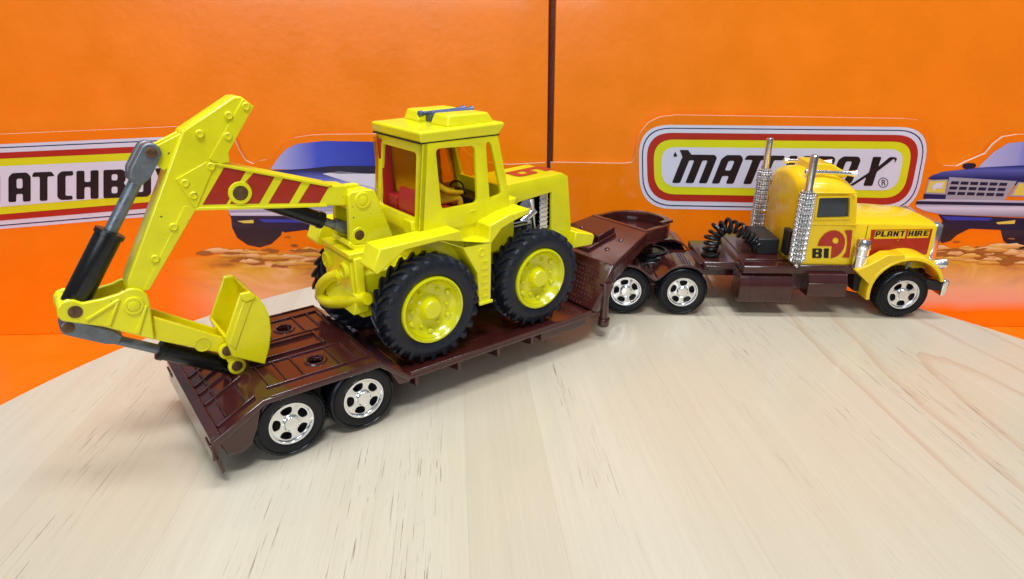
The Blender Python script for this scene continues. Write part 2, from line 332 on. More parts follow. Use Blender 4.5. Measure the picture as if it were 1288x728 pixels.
def grad(name, stops, axis=0, wob=.12):
    m = card(name, stops[0][1]); nt = m.node_tree; N = nt.nodes; L = nt.links; b = N['Principled BSDF']
    uvn = N.new('ShaderNodeUVMap'); sp = N.new('ShaderNodeSeparateXYZ'); L.new(uvn.outputs[0], sp.inputs[0])
    t = N.new('ShaderNodeTexCoord'); n = N.new('ShaderNodeTexNoise'); n.inputs['Scale'].default_value = 38; n.inputs['Detail'].default_value = 4; L.new(t.outputs['Object'], n.inputs['Vector'])
    ma = N.new('ShaderNodeMath'); ma.operation = 'MULTIPLY_ADD'; L.new(n.outputs['Fac'], ma.inputs[0]); ma.inputs[1].default_value = wob; L.new(sp.outputs[axis], ma.inputs[2])
    r = N.new('ShaderNodeValToRGB'); e = r.color_ramp.elements; e[0].position, e[1].position = stops[0][0], stops[-1][0]
    e[0].color, e[1].color = (*stops[0][1], 1), (*stops[-1][1], 1)
    for p_, c_ in stops[1:-1]: k = e.new(p_); k.color = (*c_, 1)
    L.new(ma.outputs[0], r.inputs[0]); L.new(r.outputs[0], b.inputs['Base Color']); return m
GSCR = grad('windscreen_print', [(.05, (.50, .52, .80)), (.16, (.34, .37, .75)), (.34, (.05, .09, .60)), (.7, (.02, .04, .42)), (1, (.03, .05, .5))])
GSCR2 = grad('windscreen_print_pale', [(.1, (.46, .48, .80)), (.45, (.34, .36, .72)), (.65, (.06, .12, .62)), (1, (.03, .06, .5))])
GBON = grad('bonnet_print', [(.1, (.30, .32, .6)), (.4, (.20, .24, .62)), (.6, (.55, .57, .82)), (.85, (.12, .16, .55)), (1, (.02, .03, .2))], 1)
GBON2 = grad('bonnet_print_navy', [(.1, (.012, .014, .09)), (.5, (.015, .02, .14)), (.85, (.10, .12, .45)), (1, (.02, .03, .2))], 1)
GBUMP = grad('bumper_print', [(.05, (.16, .16, .22)), (.3, (.40, .40, .52)), (.6, (.68, .68, .84)), (.8, (.30, .30, .42)), (1, (.55, .55, .7))], 1)
GTYR = grad('tyre_shade_print', [(.1, (.05, .03, .03)), (.4, (.02, .016, .02)), (.8, (.012, .012, .025)), (1, (.03, .025, .04))], 1, .4)
def mounds(c, boxes, seed):
    rr = random.Random(seed)
    for x0, x1, y0, y1, n in boxes:
        for i in range(n):
            cx, cy = rr.uniform(x0, x1), rr.uniform(y0, y1); L_ = rr.uniform(9, 22); h = rr.uniform(2, 4.5); k = i % 3
            top = [(cx - L_ + 2 * L_ * t, cy - h * math.sin(math.pi * t) ** .8 * rr.uniform(.7, 1.25)) for t in [j / 9 for j in range(10)]]
            bot = [(cx + L_ - 2 * L_ * t, cy + h * .5 * math.sin(math.pi * t) * rr.uniform(.5, 1.4)) for t in [j / 7 for j in range(1, 7)]]
            c.print_('printed_mound', top + bot, (GOCH, GSAND, PMUD)[k], .052 + i * .0006, uvv=1)
GOCH = grad('ochre_mound_print', [(.1, (.45, .20, .03)), (.5, (.70, .38, .05)), (1, (.86, .62, .16))], 1, .3)
GSAND = grad('pale_mound_print', [(.1, (.50, .26, .10)), (.6, (.80, .50, .18)), (1, (.88, .68, .36))], 1, .3)
class Carton:
    """display carton: big backing board, die-cut front panel standing proud of it, print lying on the panel"""
    def __init__(s, p0, p1, label, flip):
        p0, p1 = Vector((*p0, 0)), Vector((*p1, 0)); d = (p1 - p0).normalized(); s.ph = math.degrees(math.atan2(d.y, d.x)); s.L = (p1 - p0).length
        s.fr = Frame(s.ph, p0); s.zb = -5.62
        s.root = tag(empty('display_carton', loc=(p0.x, p0.y, s.zb), rz=math.radians(s.ph), off=(0, 0, s.zb)), label, 'carton'); s.k = 0
    def pts(s, px, d=0): return s.fr.xz(px, d)          # photo pixels -> points on the printed face
    def print_(s, name, px, m, d, holes=(), parent=None, uvv=None):
        o = MB(); poly = s.pts(px, -d)
        if holes: o.plate(poly, [s.pts(h, -d) for h in holes], -d, -d + .012)
        else: o.add([(x, -d, z) for x, z in poly], [list(range(len(poly)))])
        ob = o.build(name, m, parent or s.root)
        if uvv:
            zs = [v.co.z for v in ob.data.vertices]; lo, hi = min(zs), max(zs); xs = [v.co.x for v in ob.data.vertices]; xlo, xhi = min(xs), max(xs); uv = ob.data.uv_layers.new()
            for lp in ob.data.loops: uv.data[lp.index].uv = ((ob.data.vertices[lp.vertex_index].co.x - xlo) / (xhi - xlo), (ob.data.vertices[lp.vertex_index].co.z - lo) / (hi - lo))
        return ob
def quadinset(q, t, r):
    """rounded quadrilateral given in photo pixels, moved inwards by t"""
    c = [Vector(p) for p in q]; out = []
    for i in range(4):
        p, a, b = c[i], (c[i - 1] - c[i]).normalized(), (c[(i + 1) % 4] - c[i]).normalized(); sA = abs(a.x * b.y - a.y * b.x); out.append(tuple(p + (a + b) * (t / sA)))
    return rnd(out, max(r - t * .75, 3), 8)
LET = {
 'M': ([(0, 0), (0, .9), (.1, 1), (1.0, 1), (1.1, .9), (1.1, 0), (.84, 0), (.84, .8), (.68, .8), (.68, 0), (.42, 0), (.42, .8), (.26, .8), (.26, 0)], []),
 'A': ([(0, 0), (0, .86), (.13, 1), (.61, 1), (.74, .86), (.74, 0), (.48, 0), (.48, .27), (.26, .27), (.26, 0)], [[(.27, .46), (.27, .8), (.47, .8), (.47, .46)]]),
 'T': ([(0, 1), (.66, 1), (.78, .84), (.51, .84), (.51, 0), (.23, 0), (.23, .84), (-.06, .84)], []),
 'C': ([(.12, 0), (0, .1), (0, .88), (.14, 1), (.54, 1), (.54, .84), (.28, .84), (.28, .14), (.52, .14), (.52, 0)], []),
 'H': ([(0, 0), (0, 1), (.27, 1), (.27, .6), (.47, .6), (.47, 1), (.74, 1), (.74, 0), (.47, 0), (.47, .42), (.27, .42), (.27, 0)], []),
 'B': ([(0, 0), (0, 1), (.62, 1), (.74, .9), (.74, .6), (.66, .52), (.74, .44), (.74, .1), (.62, 0)], [[(.27, .62), (.27, .84), (.47, .84), (.47, .62)], [(.27, .16), (.27, .4), (.47, .4), (.47, .16)]]),
 'O': ([(.12, 0), (0, .12), (0, .88), (.12, 1), (.62, 1), (.74, .88), (.74, .12), (.62, 0)], [[(.27, .17), (.27, .83), (.47, .83), (.47, .17)]]),
 'X': ([(-.32, 0), (.2, .46), (.12, 1), (.42, 1), (.44, .66), (.70, 1), (.92, 1), (.46, .48), (.50, 0), (.18, 0), (.17, .30), (-.16, 0)], []),
 'x': ([(0, 0), (.22, .5), (.02, 1), (.32, 1), (.42, .7), (.56, 1), (.8, 1), (.56, .5), (.78, 0), (.48, 0), (.38, .3), (.22, 0)], []),
}
def letter(c, ch, x0, w_, yb, yt, slope, shear, d, parent):
    out, holes = LET[ch]; W = max(p[0] for p in out if ch != 'X') if ch != 'X' else .74
    def mpx(p):
        x = x0 + p[0] / W * w_ + shear * p[1] * (yb - yt); return (x, yb + slope * (x - x0) - p[1] * (yb - yt))
    c.print_('letter', rnd([mpx(p) for p in out], 2.2, 3), PBLK, d, [rnd([mpx(p) for p in h], 2.5, 3) for h in holes], parent)

def carton(p0, p1, label, edge_px, top):
    c = Carton(p0, p1, label, 0); zb = c.zb
    # backing board, side walls and floor of the carton, all card
    MB().prism([(.30, zb + .02), (.30, 6.0), (.30 + 20 * .10, 26), (.62 + 20 * .10, 26), (.62, 6.0), (.62, zb + .02)], .05, c.L - .05, 'x').build('backing_board', ORANGE, c.root, bevel=.05)
    MB().box(.05, c.L - .05, 2.75, 12, zb + .02, 25.6).build('carton_body', ORANGE, c.root, bevel=.2)
    if p0[0] > 0: MB().box(-.26, .04, 10, 11.5, zb + .02, 25.5).build('gap_filler', ORANGE, c.root)  # added filler closing the seam between cartons, set deep to stay dark
    low = [(0, zb + .02), (c.L, zb + .02)]
    poly = low + list(reversed(c.pts(edge_px, 0)))
    me = MB().prism(poly, .0, .22).mesh('front_panel', ORANGE, c.root['off'], 30)
    me.materials.append(PAPER)
    for p in me.polygons:
        if abs(p.normal.y) < .5 and p.normal.z > -.6: p.material_index = 1
    put('front_panel', me, c.root)
    return c
def zc(pts, ox, oy, s): return [(ox + x / s, oy + y / s) for x, y in pts]

# --- right carton
redge = [(692.5, 204), (786, 205.5), (795, 204)] + [(799, 196), (801, 182), (806, 166), (816, 154), (830, 147), (850, 144.5)] + [(1138, 149), (1156, 151), (1168, 158), (1174, 168), (1178, 180), (1177, 195), (1180, 204), (1187, 208), (1204, 209), (1216, 203), (1228, 198), (1240, 193), (1250, 181), (1262, 172), (1280, 169), (1330, 169), (1380, 172), (1420, 200)]
cr = carton((2.72, 42.95), (40, 42.45), 'orange display carton with slanted black lettering behind the lorry cab', redge, 0)
RQ = [(803, 156.5), (1172, 160), (1151, 268), (805, 262)]
for nm, t, m, d in (('logo_ground', 0, PWHITE, .012), ('logo_line', 3.6, PNAVY, .024), ('logo_ring', 5.0, PWHITE, .036), ('logo_band', 10.0, PRED, .048), ('logo_band', 18.5, PYEL, .060), ('logo_field', 28.0, PWHITE, .072)):
    cr.print_(nm, quadinset(RQ, t, 40), m, d)
x0s = [('M', 845, 44), ('A', 895, 27.5), ('T', 926, 29), ('C', 949, 24), ('H', 979, 28), ('B', 1010, 28), ('O', 1042, 28), ('X', 1079, 27)]
for ch, x0, w_ in x0s:
    letter(cr, ch, x0, w_, 230 + (x0 - 845) * .015, 194 + (x0 - 845) * .012, .012, .40, .084, None)
cr.print_('letter_flourish', [(855, 188.5), (865.5, 188.5), (871, 196), (866, 200), (859, 199)], PBLK, .085)
cr.print_('quote_mark', [(847, 197), (847.5, 194), (850, 190.5), (850.5, 193.5), (852, 195), (851, 197)], PBLK, .084)
cr.print_('quote_mark', [(1124, 199), (1128, 198), (1128, 201), (1125, 205), (1125.5, 201.5)], PBLK, .084)
cr.print_('registered_ring', circ(1111, 229.5, 6.3, 24), PBLK, .084, [circ(1111, 229.5, 5.4, 24)])
cr.print_('registered_letter', [(1109, 233), (1109, 226), (1112, 226), (1113.5, 227.5), (1112.6, 229.6), (1114, 233), (1112.8, 233), (1111.4, 230), (1110.2, 230), (1110.2, 233)], PBLK, .084, [[(1110.2, 227), (1110.2, 229), (1111.8, 229), (1112.2, 228), (1111.8, 227)]])
Z1 = lambda pts: zc(pts, 1150, 160, 4.283)
cr.print_('printed_dust', [(1050, 314), (1160, 312), (1200, 306), (1260, 309), (1330, 306), (1400, 312), (1400, 392), (1050, 392)], PDUST, .010, uvv=1)
cr.print_('printed_tyre', Z1([(160, 500), (300, 545), (230, 580), (195, 612), (150, 625), (90, 560)]), GTYR, .014, uvv=1)
cr.print_('printed_tyre', Z1([(463, 545), (840, 540), (830, 660), (740, 690), (640, 685), (540, 660), (480, 610)]), GTYR, .014, uvv=1)
cr.print_('printed_underbody', Z1([(130, 470), (830, 500), (830, 560), (440, 552), (310, 546), (230, 556), (165, 525)]), PDARK, .020)
cr.print_('printed_skirt', Z1([(145, 478), (425, 488), (400, 503), (180, 500)]), PBLUE, .026)
cr.print_('printed_fog_lamp', Z1([(440, 512), (545, 500), (540, 520), (450, 522)]), PHEAD, .026)
cr.print_('printed_windscreen', Z1([(342, 218), (430, 132), (505, 86), (580, 78), (760, 82), (830, 215)]), GSCR2, .014, uvv=1)
cr.print_('printed_bonnet', Z1([(72, 278), (90, 262), (150, 240), (345, 217), (575, 205), (830, 212), (830, 330), (180, 290)]), GBON2, .022, uvv=1)
cr.print_('printed_mirror', Z1([(258, 215), (265, 198), (290, 192), (325, 194), (335, 205), (325, 220), (280, 226)]), PDARK, .030)
cr.print_('printed_wing', Z1([(52, 358), (172, 364), (172, 388), (48, 384)]), PNAVY, .026)
cr.print_('printed_headlamp', Z1([(76, 284), (182, 280), (170, 362), (56, 358)]), PGREY, .030)
cr.print_('printed_headlamp_lens', Z1([(82, 290), (174, 287), (163, 353), (64, 350)]), PHEAD, .034)
cr.print_('printed_headlamp_glint', Z1([(95, 318), (120, 300), (160, 296), (150, 330), (120, 328), (105, 345)]), PWHITE, .038)
cr.print_('printed_grille', Z1([(188, 268), (552, 290), (484, 396), (168, 386)]), PGREY, .034)
for j in range(3):
    for i in range(6):
        y0 = 290 + j * 28; sk = -j * 9; xa = 198 + i * 52 + sk * (1 - i / 5 * 0) ; xb = xa + 42
        cr.print_('printed_grille_slot', Z1([(xa + 3, y0 + i * 1.6), (xb + 3, y0 + i * 1.6 + 1.5), (xb - 3, y0 + 18 + i * 1.6), (xa - 3, y0 + 17 + i * 1.6)]), PDARK, .038)
cr.print_('printed_headlamp', Z1([(560, 295), (700, 300), (690, 378), (505, 372)]), PGREY, .036)
cr.print_('printed_headlamp_lens', Z1([(566, 302), (690, 308), (680, 368), (528, 366)]), PHEAD, .040)
cr.print_('printed_bumper', Z1([(14, 395), (70, 386), (830, 400), (830, 492), (420, 478), (150, 470), (60, 452), (8, 428)]), GBUMP, .042, uvv=1)
cr.print_('printed_bumper_line', Z1([(14, 397), (830, 412), (830, 428), (8, 414)]), PDARK, .046)
for px, py, r in ((1182, 311, 5), (1203, 304, 3), (1216, 318, 7), (1245, 321, 6), (1268, 316, 6), (1196, 321, 6), (1230, 311, 3), (1272, 300, 3), (1278, 308, 3)):
    cr.print_('printed_mud_clod', [(px + r * 1.7 * math.cos(a) * random.uniform(.6, 1.2), py + r * .45 * math.sin(a) * random.uniform(.6, 1.2)) for a in [i * math.pi / 5 for i in range(10)]], PMUD, .05)

mounds(cr, [(1150, 1310, 309, 322, 34), (1185, 1300, 322, 333, 16)], 3)
# --- left carton
ledge = [(-60, 172), (0, 168.8), (218, 159.3), (262, 158), (282, 163), (294, 174), (301, 190), (309, 202), (318, 206), (326, 202), (334, 201), (342, 197), (350, 187), (359, 178), (370, 173), (390, 170), (410, 169), (472, 168.5), (540, 170), (575, 180), (600, 203), (640, 207), (686, 204.5)]
cl = carton((-37.5, 41.0), (2.44, 42.95), 'orange display carton with upright dark lettering behind the digger arm', ledge, 0)
LQ = [(-95, 185.5), (286, 168.5), (264, 266), (-95, 296)]
for nm, t, m, d in (('logo_ground', 0, PWHITE, .012), ('logo_line', 3.8, PNAVY, .024), ('logo_ring', 5.2, PWHITE, .036), ('logo_band', 10.6, PRED, .048), ('logo_band', 18.4, PYEL, .060), ('logo_field', 27.8, PWHITE, .072)):
    cl.print_(nm, quadinset(LQ, t, 36), m, d)
for ch, x0, w_ in (('M', -37, 37), ('A', 10.5, 28), ('T', 42, 27), ('C', 72, 20), ('H', 96, 28), ('B', 130, 28), ('O', 163, 27), ('x', 194, 28)):
    yb = 254.2 - (x0 - 10) * .041
    letter(cl, ch, x0, w_, yb, yb - 36.5 + (x0 - 10) * .008, -.038, 0, .084, None)
Z2 = lambda pts: zc(pts, 280, 150, 3.83)
cl.print_('printed_dust', [(190, 330), (250, 322), (285, 316), (330, 308), (400, 312), (520, 310), (640, 316), (640, 404), (190, 404)], PDUST, .010, uvv=1)
cl.print_('printed_tyre', Z2([(40, 470), (300, 500), (280, 560), (235, 600), (180, 618), (120, 605), (70, 570), (45, 520)]), GTYR, .014, uvv=1)
cl.print_('printed_underbody', Z2([(28, 455), (1000, 470), (1000, 560), (480, 550), (400, 532), (300, 545), (250, 520), (60, 500)]), PDARK, .018)
cl.print_('printed_skirt', Z2([(170, 480), (900, 490), (900, 500), (200, 496)]), PBLUE, .022)
cl.print_('printed_fog_lamp', Z2([(70, 490), (148, 484), (150, 500), (100, 500)]), PHEAD, .022)
cl.print_('printed_windscreen', Z2([(232, 240), (268, 185), (310, 140), (360, 118), (490, 104), (735, 108), (900, 112), (1010, 250)]), GSCR, .014, uvv=1)
cl.print_('printed_bonnet', Z2([(200, 245), (470, 240), (1010, 250), (1040, 440), (20, 430), (100, 300)]), GBON, .018, uvv=1)
cl.print_('printed_cowl', Z2([(270, 245), (400, 238), (530, 224), (735, 224), (960, 235), (960, 262), (720, 262), (560, 262), (430, 248)]), PDARK, .022)
cl.print_('printed_bonnet_shine', Z2([(480, 262), (560, 250), (700, 262), (735, 262), (735, 330), (600, 300)]), PWHITE, .022)
cl.print_('printed_bumper', Z2([(22, 432), (980, 428), (990, 470), (38, 464)]), GBUMP, .026, uvv=1)
for px, py, r in ((345, 316, 5), (322, 330, 8), (352, 334, 7), (370, 308, 3), (385, 316, 6), (362, 298, 2.5), (371, 309, 3), (358, 322, 6), (305, 326, 5)):
    cl.print_('printed_mud_clod', [(px + r * 1.7 * math.cos(a) * random.uniform(.6, 1.2), py + r * .45 * math.sin(a) * random.uniform(.6, 1.2)) for a in [i * math.pi / 5 for i in range(10)]], PMUD, .05)
mounds(cl, [(255, 470, 313, 324, 30), (300, 420, 324, 333, 12)], 5)
# --- carton lying flat underneath everything
FLATC = mat('red_orange_card', (.93, .155, .001), .4, coat=.08, spec=.32, noise=.045, nscale=45, bump=.10, bscale=900)
base = tag(empty('flat_carton', loc=(2, 30, -11.7), off=(2, 30, -11.7)), 'orange carton lying flat underneath the round wooden board', 'carton')
MB().box(-46, 50, -6, 70, -11.7, -5.64).build('carton_body', FLATC, base, bevel=.3, seg=3)

# ================================================================== road wheels of lorry and trailer
def road_wheel_meshes():
    R, w_ = 1.355, 1.08; prof = [(.80, -.50), (.86, -.54), (1.12, -.56), (1.27, -.52), (1.335, -.44), (R, -.40), (R, .40), (1.335, .44), (1.27, .52), (1.12, .56), (.86, .54), (.80, .50)]
    t = MB().lathe(prof, n=48, cap=False)
    for row, oy in ((-.25, 0), (0, .5), (.25, 0)):
        for i in range(44):
            a = 2 * math.pi * (i + oy) / 44; ca, sa = math.cos(a), math.sin(a); da = .045
            q = []
            for rr in (R - .02, R + .025):
                for aa, yy in ((a - da, row - .105), (a + da, row - .105), (a + da, row + .105), (a - da, row + .105)): q.append((rr * math.cos(aa), yy, rr * math.sin(aa)))
            t.add(q, [(4, 5, 6, 7), (0, 1, 5, 4), (1, 2, 6, 5), (2, 3, 7, 6), (3, 0, 4, 7)])
    for s_ in (-1, 1):        # raised ring on the wall
        t.lathe([(1.17, .555 * s_), (1.19, .585 * s_), (1.215, .585 * s_), (1.235, .54 * s_)], n=48, cap=False)
    tm = t.mesh('tyre', TYRE2)
    r = MB()
    holes = []
    for k in range(5):
        a = 2 * math.pi * k / 5 + .3; hh = [(math.cos(a + da) * rr, math.sin(a + da) * rr) for da, rr in ((-.36, .655), (0, .675), (.36, .655), (.40, .46), (.2, .375), (-.2, .375), (-.40, .46))]
        holes.append(rnd(hh, .09, 3))
    r.plate(circ(0, 0, .76, 40), holes, -.47, -.36, bev=.02)
    r.lathe([(.72, -.38), (.72, -.50), (.76, -.56), (.82, -.56), (.83, -.50), (.83, -.2)], n=40, cap=False)
    r.lathe([(.70, .0), (.74, -.36)], n=40, cap=False)
    r.lathe([(.33, -.44), (.32, -.52), (.27, -.55), (.25, -.60), (.05, -.61)], n=24)
    for k in range(8): r.cyl((.27 * math.cos(k * .785), -.5, .27 * math.sin(k * .785)), (.27 * math.cos(k * .785), -.57, .27 * math.sin(k * .785)), .035, 8)
    rm = r.mesh('rim', CHROME)
    bm_ = MB().lathe([(.8, .2), (.8, -.05), (.02, -.1)], n=32).mesh('axle_disc', BLACKM)
    return tm, rm, bm_
WT, WR, WD = road_wheel_meshes()
def road_wheel(parent, loc, side, spin):
    e = empty('wheel', parent, Vector(loc) - Vector(parent['off']), rot=(0, spin, 0 if side < 0 else math.pi))
    put('tyre', WT, e); put('rim', WR, e); put('axle_disc', WD, e); return e

# ================================================================== LOW LOADER TRAILER
TOFF = (14, 0, 0)
tr = tag(empty('low_loader_trailer', loc=TRL.w(TOFF), rz=TRL.a, off=TOFF), 'dark brown plastic low loader trailer carrying the yellow digger', 'toy trailer')
WY = 3.45
# deck as one bent sheet: rear slope, upper deck, drop, long low bed
prof = [(3.1, 1.82), (4.94, 2.75), (9.41, 2.75), (10.62, 1.77), (20.95, 1.77)]
under = [(20.95, 1.58), (10.5, 1.58), (9.3, 2.55), (5.02, 2.55), (3.35, 1.62), (3.3, 1.05), (3.02, 1.05)]
deck = MB().prism(prof + under, -WY, WY).build('deck', BROWN, tr, bevel=.05)
cutm = MB()
for y in (1.75, -1.75): cutm.cyl((7.45, y, 1.5), (7.45, y, 3.2), .32, 24)
deck.modifiers.clear(); cut(deck, cutm)
bv = deck.modifiers.new('bevel', 'BEVEL'); bv.width = .05 * S; bv.segments = 2; bv.limit_method = 'ANGLE'; bv.angle_limit = math.radians(32)
for y in (1.75, -1.75): MB().lathe([(.32, -.02), (.32, .05), (.38, .07), (.43, .05), (.46, -.02)], (7.45, y, 2.75), (0, 0, 1), 24, cap=False).build('hole_collar', BROWN, tr)
def bar(x0, x1, y0, y1, z, h=.09, slope=None):
    """raised rib; slope gives height as a function of x"""
    zf = slope or (lambda x: z); m = MB()
    m.add([(x0, y0, zf(x0) - .03), (x1, y0, zf(x1) - .03), (x1, y1, zf(x1) - .03), (x0, y1, zf(x0) - .03), (x0 + .02, y0 + .02, zf(x0) + h), (x1 - .02, y0 + .02, zf(x1) + h), (x1 - .02, y1 - .02, zf(x1) + h), (x0 + .02, y1 - .02, zf(x0) + h)],
          [(3, 2, 1, 0), (4, 5, 6, 7), (0, 1, 5, 4), (1, 2, 6, 5), (2, 3, 7, 6), (3, 0, 4, 7)])
    m.build('deck_rib', BROWN, tr, bevel=.02)
for sg in (1, -1):
    for x in (5.35, 6.0, 6.65, 8.05, 8.7, 9.15): bar(x, x + .09, *sorted((sg * 1.0, sg * 2.62)), 2.75)
    bar(5.25, 9.3, *sorted((sg * .86, sg * .96)), 2.75, .075); bar(5.25, 9.3, *sorted((sg * 2.66, sg * 2.76)), 2.75, .075)
    bar(5.2, 9.41, *sorted((sg * 3.32, sg * 3.44)), 2.75, .06)
    bar(10.6, 20.6, *sorted((sg * 3.30, sg * 3.44)), 1.77, .12)
    bar(10.6, 20.6, *sorted((sg * .9, sg * 1.05)), 1.75, .03); bar(10.6, 20.6, *sorted((sg * 2.3, sg * 2.4)), 1.75, .03)
    for x in range(11, 21): bar(x - .1, x, *sorted((sg * 1.05, sg * 2.3)), 1.75, .03)
bar(5.3, 8.2, .45, .62, 2.75, .13); bar(5.3, 8.2, -.62, -.45, 2.75, .13); bar(8.2, 8.36, -.62, .62, 2.75, .13)
rs = lambda x: 1.82 + (x - 3.1) / 1.84 * .93
bar(3.06, 3.40, -WY, WY, 0, .14, rs)
for y in (-2.95, -1.25, -.35, .35, 1.25, 2.95): bar(3.42, 4.8, y - .06, y + .06, 0, .11, rs)
for y0, y1 in ((-2.8, -1.4), (-1.1, -.5), (-.2, .2), (.5, 1.1), (1.4, 2.8)):
    bar(3.75, 3.83, y0, y1, 0, .11, rs); bar(4.45, 4.53, y0, y1, 0, .11, rs)
for sg in (1, -1):
    y0, y1 = sorted((sg * 2.75, sg * WY))
    MB().prism([(3.0, 1.7), (3.18, 1.7), (3.34, .52), (3.24, .42)], y0 + (0 if sg > 0 else .0), y1).build('mudflap', BROWN, tr, bevel=.04)
    ys = sorted((sg * 3.12, sg * 3.38))
    MB().prism([(3.3, 1.7), (3.55, 1.05), (4.0, .98), (4.35, 1.15), (4.62, 1.72), (4.86, 2.56)], *ys).build('side_panel', BROWN, tr, bevel=.05)
    MB().prism([(9.6, 2.5), (10.1, 1.5), (10.6, 1.45), (10.6, 1.75)], *ys).build('side_panel', BROWN, tr, bevel=.04)
    for x in (10.86, 12.9, 14.95, 16.86):
        MB().add([(x - .07, sg * 3.43, 1.62), (x + .07, sg * 3.43, 1.62), (x + .07, sg * 3.43, 1.22), (x - .07, sg * 3.43, 1.22), (x - .07, sg * 1.9, 1.68), (x + .07, sg * 1.9, 1.68), (x + .07, sg * 2.2, .98), (x - .07, sg * 2.2, .98)],
                 [(0, 1, 2, 3), (4, 5, 6, 7), (0, 1, 5, 4), (1, 2, 6, 5), (2, 3, 7, 6), (3, 0, 4, 7)]).build('under_bracket', BROWN, tr, bevel=.02)
    MB().box(17.5, 20.4, *sorted((sg * 2.3, sg * 3.3)), 1.12, 1.67).build('locker', BROWN, tr, bevel=.06)
    # landing leg
    y = sg * 3.12
    MB().cyl((21.75, y, .72), (21.75, y, 2.6), .21, 20).lathe([(.27, .66), (.30, .70), (.30, 1.05), (.27, 1.09)], (21.75, y, 0), (0, 0, 1), 20).cyl((21.75, y, 2.4), (21.75, y, 3.0), .30, 20).build('landing_leg', BROWN, tr)
MB().box(5.0, 9.4, -1.15, 1.15, 1.1, 2.56).build('bogie_beam', BROWN, tr, bevel=.1)
MB().box(9.4, 20.8, -1.0, 1.0, 1.1, 1.67).build('spine', BROWN, tr, bevel=.1)
for x in (5.8, 8.62):
    MB().cyl((x, -3.0, 1.37), (x, 3.0, 1.37), .14, 12).build('axle', ZINC, tr)
    for sg in (-1, 1): road_wheel(tr, (x, sg * 2.72, 1.37), sg, .4 * x)
# gooseneck: sloping plate, folded, narrowing to the coupling head
sec = [(20.6, 3.42, 1.9), (22.25, 3.05, 3.75), (25.8, 2.08, 4.62)]
gm = MB(); rings = []
for (x, hw, z) in sec: rings.append([(x, -hw, z), (x, hw, z), (x + .22, hw, z - .2), (x + .22, -hw, z - .2)])
gm.loft(rings)
gm.build('gooseneck', BROWN, tr, bevel=.05)
for sg in (1, -1):
    lower = [(20.95, 1.60), (21.9, 1.62), (22.7, 2.85), (25.9, 3.85)]
    up_ = [(25.95, 4.45), (22.42, 3.56), (20.95, 1.75)]
    poly = lower + up_
    def hwid(x): return 3.42 + (x - 20.6) / 1.65 * -.37 if x < 22.25 else 3.05 + (x - 22.25) / 3.55 * -.97
    m = MB(); n = len(poly); m.v = [Vector((x, sg * (hwid(x) - .02), z)) for x, z in poly] + [Vector((x, sg * (hwid(x) - .34), z)) for x, z in poly]
    m.f = [list(range(n)), list(range(2 * n - 1, n - 1, -1))] + [[i, (i + 1) % n, n + (i + 1) % n, n + i] for i in range(n)]
    m.build('gooseneck_side', BROWN, tr, bevel=.04)
# tread studs on the lower plate
st = MB(); 
for i in range(26):
    for j in range(9):
        t = (j + .6) / 10.5; y = -2.9 + 5.8 * (i + (j % 2) * .5) / 26; x = 20.6 + 1.65 * t; z = 1.9 + 1.85 * t
        n = Vector((-1.85, 0, 1.65)).normalized(); u = Vector((1.65, 0, 1.85)).normalized(); v = Vector((0, 1, 0)); p = Vector((x, y, z))
        st.add([p + u * .07, p + v * .045, p - u * .07, p - v * .045, p + n * .05], [(0, 1, 4), (1, 2, 4), (2, 3, 4), (3, 0, 4)])
o = st.build('tread_studs', BROWN, tr, ang=10); o['kind'] = 'stuff'
def on_neck(x, dz=0): return 3.75 + (x - 22.25) / 3.55 * .87 + dz
def neckbar(x0, x1, y0, y1, h, name='neck_rib'):
    MB().add([(x, y, on_neck(x, d)) for d in (-.05, h) for x, y in ((x0, y0), (x1, y0), (x1, y1), (x0, y1))], [(3, 2, 1, 0), (4, 5, 6, 7), (0, 1, 5, 4), (1, 2, 6, 5), (2, 3, 7, 6), (3, 0, 4, 7)]).build(name, BROWN, tr, bevel=.03)
neckbar(22.7, 24.6, -.95, -.80, .18); neckbar(22.7, 24.6, .80, .95, .18); neckbar(22.6, 22.75, -.95, .95, .18); neckbar(23.5, 24.7, -.75, .75, .42, 'winch_box')
for x, y in ((23.3, -1.6), (24.4, -1.5), (23.3, 1.6), (24.4, 1.5)): MB().lathe([(.14, -.02), (.14, .04), (.09, .07), (.01, .08)], (x, y, on_neck(x)), (-.23, 0, .97), 16).build('rivet', BROWN, tr)
# coupling head: open tray with a rounded nose
nose = [(25.7, -2.08)] + [(27.0 + 1.95 * math.sin(a), -2.06 * math.cos(a)) for a in [math.pi * i / 20 for i in range(21)]] + [(25.7, 2.08)]
inner = [(25.95, -1.78)] + [(27.0 + 1.66 * math.sin(a), -1.77 * math.cos(a)) for a in [math.pi * i / 20 for i in range(21)]] + [(25.95, 1.78)]
MB().plate(nose, [inner], 3.98, 4.64, 'z', .03).build('head_rim', BROWN, tr)
MB().prism(nose, 3.85, 4.05, 'z').build('head_floor', BROWN, tr, bevel=.03)
MB().box(27.4, 28.3, -1.75, -1.45, 4.6, 4.76).build('head_step', BROWN, tr, bevel=.04)
MB().cyl((28.2, -.02, 2.72), (28.2, -.02, 3.9), .42, 24).build('kingpin', BROWN, tr)

